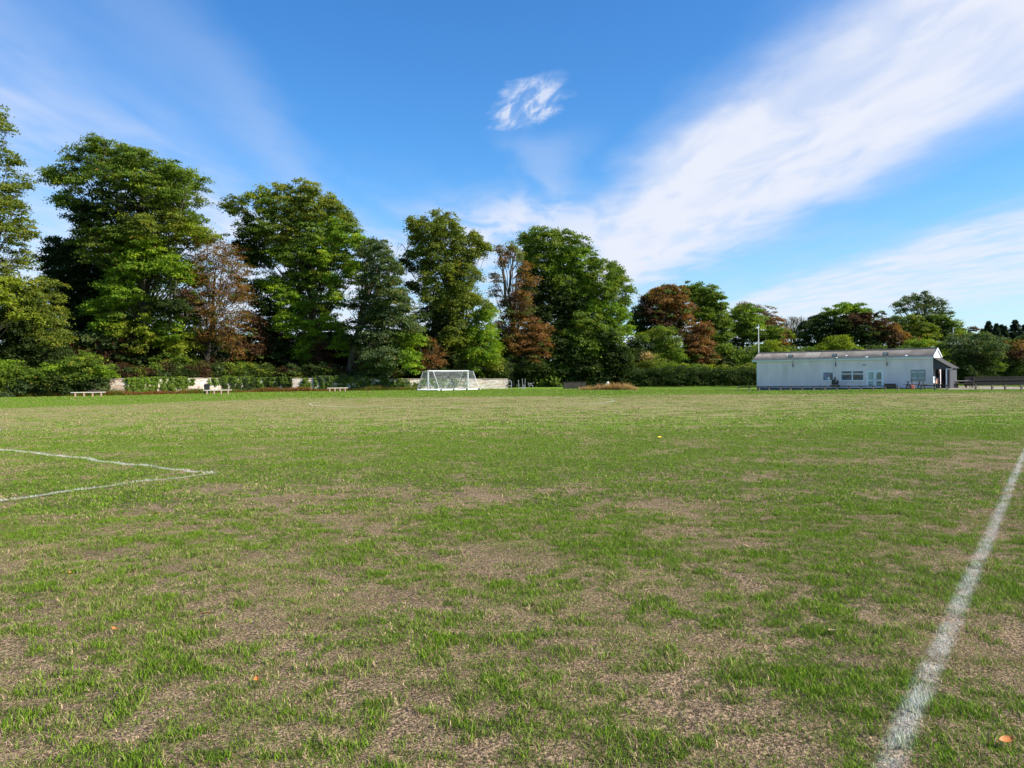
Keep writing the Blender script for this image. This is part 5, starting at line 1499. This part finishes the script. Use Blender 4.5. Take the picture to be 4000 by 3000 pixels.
knee_fence([2883, 2927, 2966, 3005, 3049, 3089, 3134, 3179, 3223, 3270, 3316, 3363, 3411, 3458, 3509], lambda p: np.interp(p, [2883, 3509], [1528.5, 1526]), 'long knee rail fence of fifteen posts in front of the clubhouse wall')
knee_fence([3597, 3651, 3702], lambda p: 1524.5, 'short three post knee rail fence before the porch')
for px, lb in ((3812, 'short timber bollard nearest the picnic seats'), (3876, 'second timber bollard counted from the picnic seats'), (3927, 'third timber bollard counted from the picnic seats'), (3991, 'timber bollard at the right edge of the picture')):
    g = G(px, 1523.5)
    o = MB().box(-.07, .07, -.07, .07, -.02, .42).faces([(-.07, -.07, .42), (.07, -.07, .42), (.07, .07, .42), (-.07, .07, .42), (0, 0, .46)], [(0, 1, 4), (1, 2, 4), (2, 3, 4), (3, 0, 4)]).build('bollard', M_WOOD)
    o.location = tuple(g); tag(o, lb, 'bollard', 'timber bollards at the car park edge')

# paved yard, dark fence at the right
pv = [G(3700, 1522.5), G(4300, 1519.5), G(4300, 1519.5) + np.array((0, 17, 0)), G(3722, 1522) + np.array((-.5, 14, 0)), Rc + fd * .2]
M_PAVE = surf('pale_paving', (0.34, 0.27, 0.22), 0.9, 0.12, .8, .2, 10)
o = MB().faces([(q[0], q[1], .03) for q in pv] + [(q[0], q[1], -.05) for q in pv], [(0, 1, 2, 3, 4), (0, 5, 6, 1), (1, 6, 7, 2), (2, 7, 8, 3), (3, 8, 9, 4), (4, 9, 5, 0)]).build('paved_yard', M_PAVE)
o['kind'] = 'structure'
M_DFENCE = surf('shaded_fence_board', (0.016, 0.014, 0.014), 0.8, 0.25, 2, .3, 10)  # shade of the trees put into the near-black board colour
fY = 90.0
fa = P(3770, 1500, fY); fb_ = P(4500, 1500, fY)
fa[2] = fb_[2] = 0
root = empty('board_fence', fa, math.atan2(fb_[1] - fa[1], fb_[0] - fa[0]), 'dark board fence in shade behind the picnic seats', 'fence')
Lf = np.linalg.norm(fb_ - fa)
nb = int(Lf / .16)
bm_ = MB().box(-.075, .075, 0, .025, .05, 1.0).mesh('board')
for i in range(nb):
    o = link('board', bm_, M_DFENCE, root); o.location = (i * .16 + .08, random.uniform(-.006, .006), random.uniform(-.02, .02))
for i in range(int(Lf / 2) + 1): MB().box(i * 2 - .05, i * 2 + .05, .03, .13, 0, 1.08).build('post', M_DFENCE, root)
MB().box(0, Lf, -.06, -.01, .62, .68).build('rail', M_WOOD_D, root)
MB().box(0, Lf, -.02, .05, 1.02, 1.06).build('cap_rail', M_WOOD_D, root)

# ------------------------------------------------------------------ picnic seats, boards and oddments by the porch
def picnic_table(loc, rz, label, top_mat=M_WOOD_D, L=1.6):
    root = empty('picnic_table', loc, rz, label, 'picnic table', 'picnic tables near the porch')
    for i in range(5): MB().box(-L / 2, L / 2, -.35 + i * .145, -.22 + i * .145, .72, .755).build('tabletop_plank', top_mat, root)
    for sy in (-1, 1):
        for k in (0, 1): MB().box(-L / 2, L / 2, sy * .68 - .13 + k * .135, sy * .68 - .01 + k * .135, .43, .465).build('seat_plank', M_WOOD_D, root)
    for x in (-L * .36, L * .36):
        for sy in (-1, 1): MB().bar((x, sy * .28, .72), (x, sy * .66, 0), .05, .1).build('leg', M_WOOD_D, root)
        MB().bar((x + .06, -.76, .39), (x + .06, .76, .39), .045, .09).build('crossbeam', M_WOOD_D, root)
    return root


def chair(loc, rz, label, back=M_WOOD_D, hb=.95):
    root = empty('garden_chair', loc, rz, label, 'chair', 'garden chairs near the porch')
    MB().box(-.24, .24, -.22, .24, .43, .47).build('seat', M_WOOD_D, root)
    MB().faces([(-.23, .2, .5), (.23, .2, .5), (.23, .34, hb), (-.23, .34, hb), (-.23, .24, .5), (.23, .24, .5), (.23, .38, hb), (-.23, .38, hb)],
               [(0, 1, 2, 3), (7, 6, 5, 4), (0, 4, 5, 1), (1, 5, 6, 2), (2, 6, 7, 3), (3, 7, 4, 0)]).build('backrest', back, root)
    for x in (-.2, .2):
        for y in (-.19, .21): MB().box(x - .025, x + .025, y - .025, y + .025, 0, .43).build('leg', M_WOOD_D, root)
        MB().box(x - .03, x + .03, -.22, .24, .62, .66).build('armrest', M_WOOD_D, root)
    return root


g = P(3577, 1500, 75.5); g[2] = 0; picnic_table(g, R(4), 'picnic table in front of the porch with a bottle on it')
bt = MB(); bt.tube([(0, 0, .755), (0, 0, .93), (0, 0, .99), (0, 0, 1.04)], [.045, .045, .018, .018], 10)
o = bt.build('bottle', surf('dark_bottle_glass', (.03, .05, .03), .15, .1)); o.location = (P(3562, 1500, 75.4)[0], 75.4, 0); tag(o, 'dark bottle standing on the picnic table before the porch', 'bottle')
bg_ = MB(); bg_.box(-.22, .22, -.14, .14, 0, .42); o = bg_.build('carrier_bag', surf('faded_red_cloth', (.35, .10, .09), .8, .2), None, bevel=.09); g = P(3564, 1500, 74.4); o.location = (g[0], g[1], 0); tag(o, 'dull red bag on the ground under the picnic table', 'bag')
g = P(3757, 1500, 78.0); g[2] = 0; picnic_table(g, R(-3), 'picnic table right of the porch with a pale sunlit edge', M_PLANK, 1.9)
g = P(3788, 1500, 77.6); g[2] = .0; chair(g, R(-75), 'tall backed garden chair at the right end of the picnic seats', hb=1.2)
g = P(3727, 1500, 77.4); g[2] = .0; chair(g, R(80), 'garden chair with a bright white cushioned back beside the porch', M_WHITE, 1.02)
g = P(3676, 1500, 76.6); g[2] = .0; chair(g, R(60), 'dark garden chair under the porch', hb=.8)
g = P(3664, 1500, 77.4); g[2] = .0; chair(g, R(120), 'low dark garden chair against the porch corner', hb=.75)


def board(px, Y, z0, z1, wdt, m, label, rz):
    g = P(px, 1500, Y)
    root = empty('notice_board', (g[0], g[1], 0), rz, label, 'sign')
    MB().box(-wdt / 2, wdt / 2, -.02, .02, z0, z1).build('panel', m, root, bevel=.006)
    for x in (-wdt / 2 + .03, wdt / 2 - .03): MB().box(x - .02, x + .02, .022, .06, 0, z1 - .03).build('leg', M_GREYMET, root)


board(3650, 76.2, .55, 1.22, .5, M_WHITE, 'white free standing board at the porch corner', R(35))
board(3660, 76.3, .5, 1.05, .42, surf('faded_orange_board', (.50, .27, .2), .7, .1), 'smaller orange tinted board right of the white one', R(30))

# stacked dark container by the windows
g = P(3262, 1500, facY(3262) - 1.4); g[2] = 0
root = empty('barbecue', g, hrz, 'black lidded barbecue drum standing between the two windows', 'barbecue')
MB().tube([(0, 0, .42), (0, 0, .5), (0, 0, .78), (0, 0, .86)], [.30, .36, .36, .28], 16).build('drum', M_BLACK, root)
MB().tube([(0, 0, .865), (0, 0, .92), (0, 0, 1.02)], [.30, .26, .09], 16).build('lid', M_BLACK, root)
MB().tube([(0, 0, 1.02), (0, 0, 1.12), (0, 0, 1.15), (0, 0, 1.22)], [.06, .06, .14, .14], 10).build('chimney', M_BLACK, root)
for a_ in (.5, 2.6, 4.7): MB().bar((.25 * math.cos(a_), .25 * math.sin(a_), .45), (.33 * math.cos(a_), .33 * math.sin(a_), 0), .04, .04).build('leg', M_BLACK, root)
MB().box(-.42, .42, -.3, .3, .16, .38).build('shelf', M_BLACK, root, bevel=.01)
g = P(3477, 1500, facY(3477) - 1.3); g[2] = 0
root = empty('timber_planter', g, hrz, 'low dark timber planter by the wall right of the double doors', 'planter')
for i in range(3): MB().box(-.5, .5, -.25, .25, .02 + i * .15, .16 + i * .15).build('plank', M_WOOD_D, root)
MB().box(-.56, .56, -.3, .3, .475, .52).build('rim', M_WOOD_D, root)

# ------------------------------------------------------------------ leaves lying on the turf
M_FLEAF = surf('orange_fallen_leaf', (.55, .20, .045), .6, .3, 30)
M_FLEAF2 = surf('pale_fallen_leaf', (.62, .48, .24), .6, .2, 30)
for px, py, s_, m_, lb in ((3943, 2942, .045, M_FLEAF, 'orange curled leaf on the turf at the bottom right corner'), (803, 2416, .035, M_FLEAF, 'small orange leaf on the turf in the lower left, right of a green clump'),
                           (440, 2479, .03, M_FLEAF, 'reddish leaf on the lower left turf above a thick green tuft'), (268, 2258, .022, M_FLEAF, 'tiny orange leaf near the left edge of the turf'),
                           (1000, 2678, .04, M_FLEAF, 'orange and tan leaf on a green tuft low at centre left'), (2922, 2148, .05, M_FLEAF2, 'left one of two pale leaves on the turf at right of centre'),
                           (3045, 2147, .05, M_FLEAF2, 'right one of two pale leaves on the turf at right of centre'), (3258, 2486, .05, M_FLEAF2, 'pale cream leaf left of the thick touchline'),
                           (2576, 1714, .10, surf('yellow_petal', (.8, .55, .02), .6, .1), 'yellow leaf lying on the turf beyond the centre of the picture'), (608, 2017, .045, M_FLEAF, 'orange leaf below the white penalty box corner')):
    g = G(px, py)
    q = MB(); vs = []; N = 8
    for i in range(N + 1):
        t_ = i / N; wv_ = math.sin(math.pi * t_) ** .8 * .55; zz = .5 * (t_ - .3) ** 2 + .1
        vs += [(t_ * 2 - 1, -wv_, zz + .22), (t_ * 2 - 1, 0, zz), (t_ * 2 - 1, wv_, zz + .18)]
    q.faces(vs, [(3 * i + k, 3 * i + 3 + k, 3 * i + 4 + k, 3 * i + 1 + k) for i in range(N) for k in (0, 1)])
    q.tube([(1, 0, .35), (1.5, .1, .5)], .04, 4)
    o = q.build('fallen_leaf', m_); s_ *= .75; o.scale = (s_, s_, s_)
    o.location = (g[0], g[1], float(gz_at(g[0], g[1])) + .028); o.rotation_euler = (random.uniform(-.4, .4), random.uniform(-.4, .4), random.uniform(0, 6))
    tag(o, lb, 'leaf', 'fallen leaves on the turf')

print('tris', sum(len(o.data.loops) - 2 * len(o.data.polygons) for o in bpy.data.objects if o.type == 'MESH' and o.users_collection))
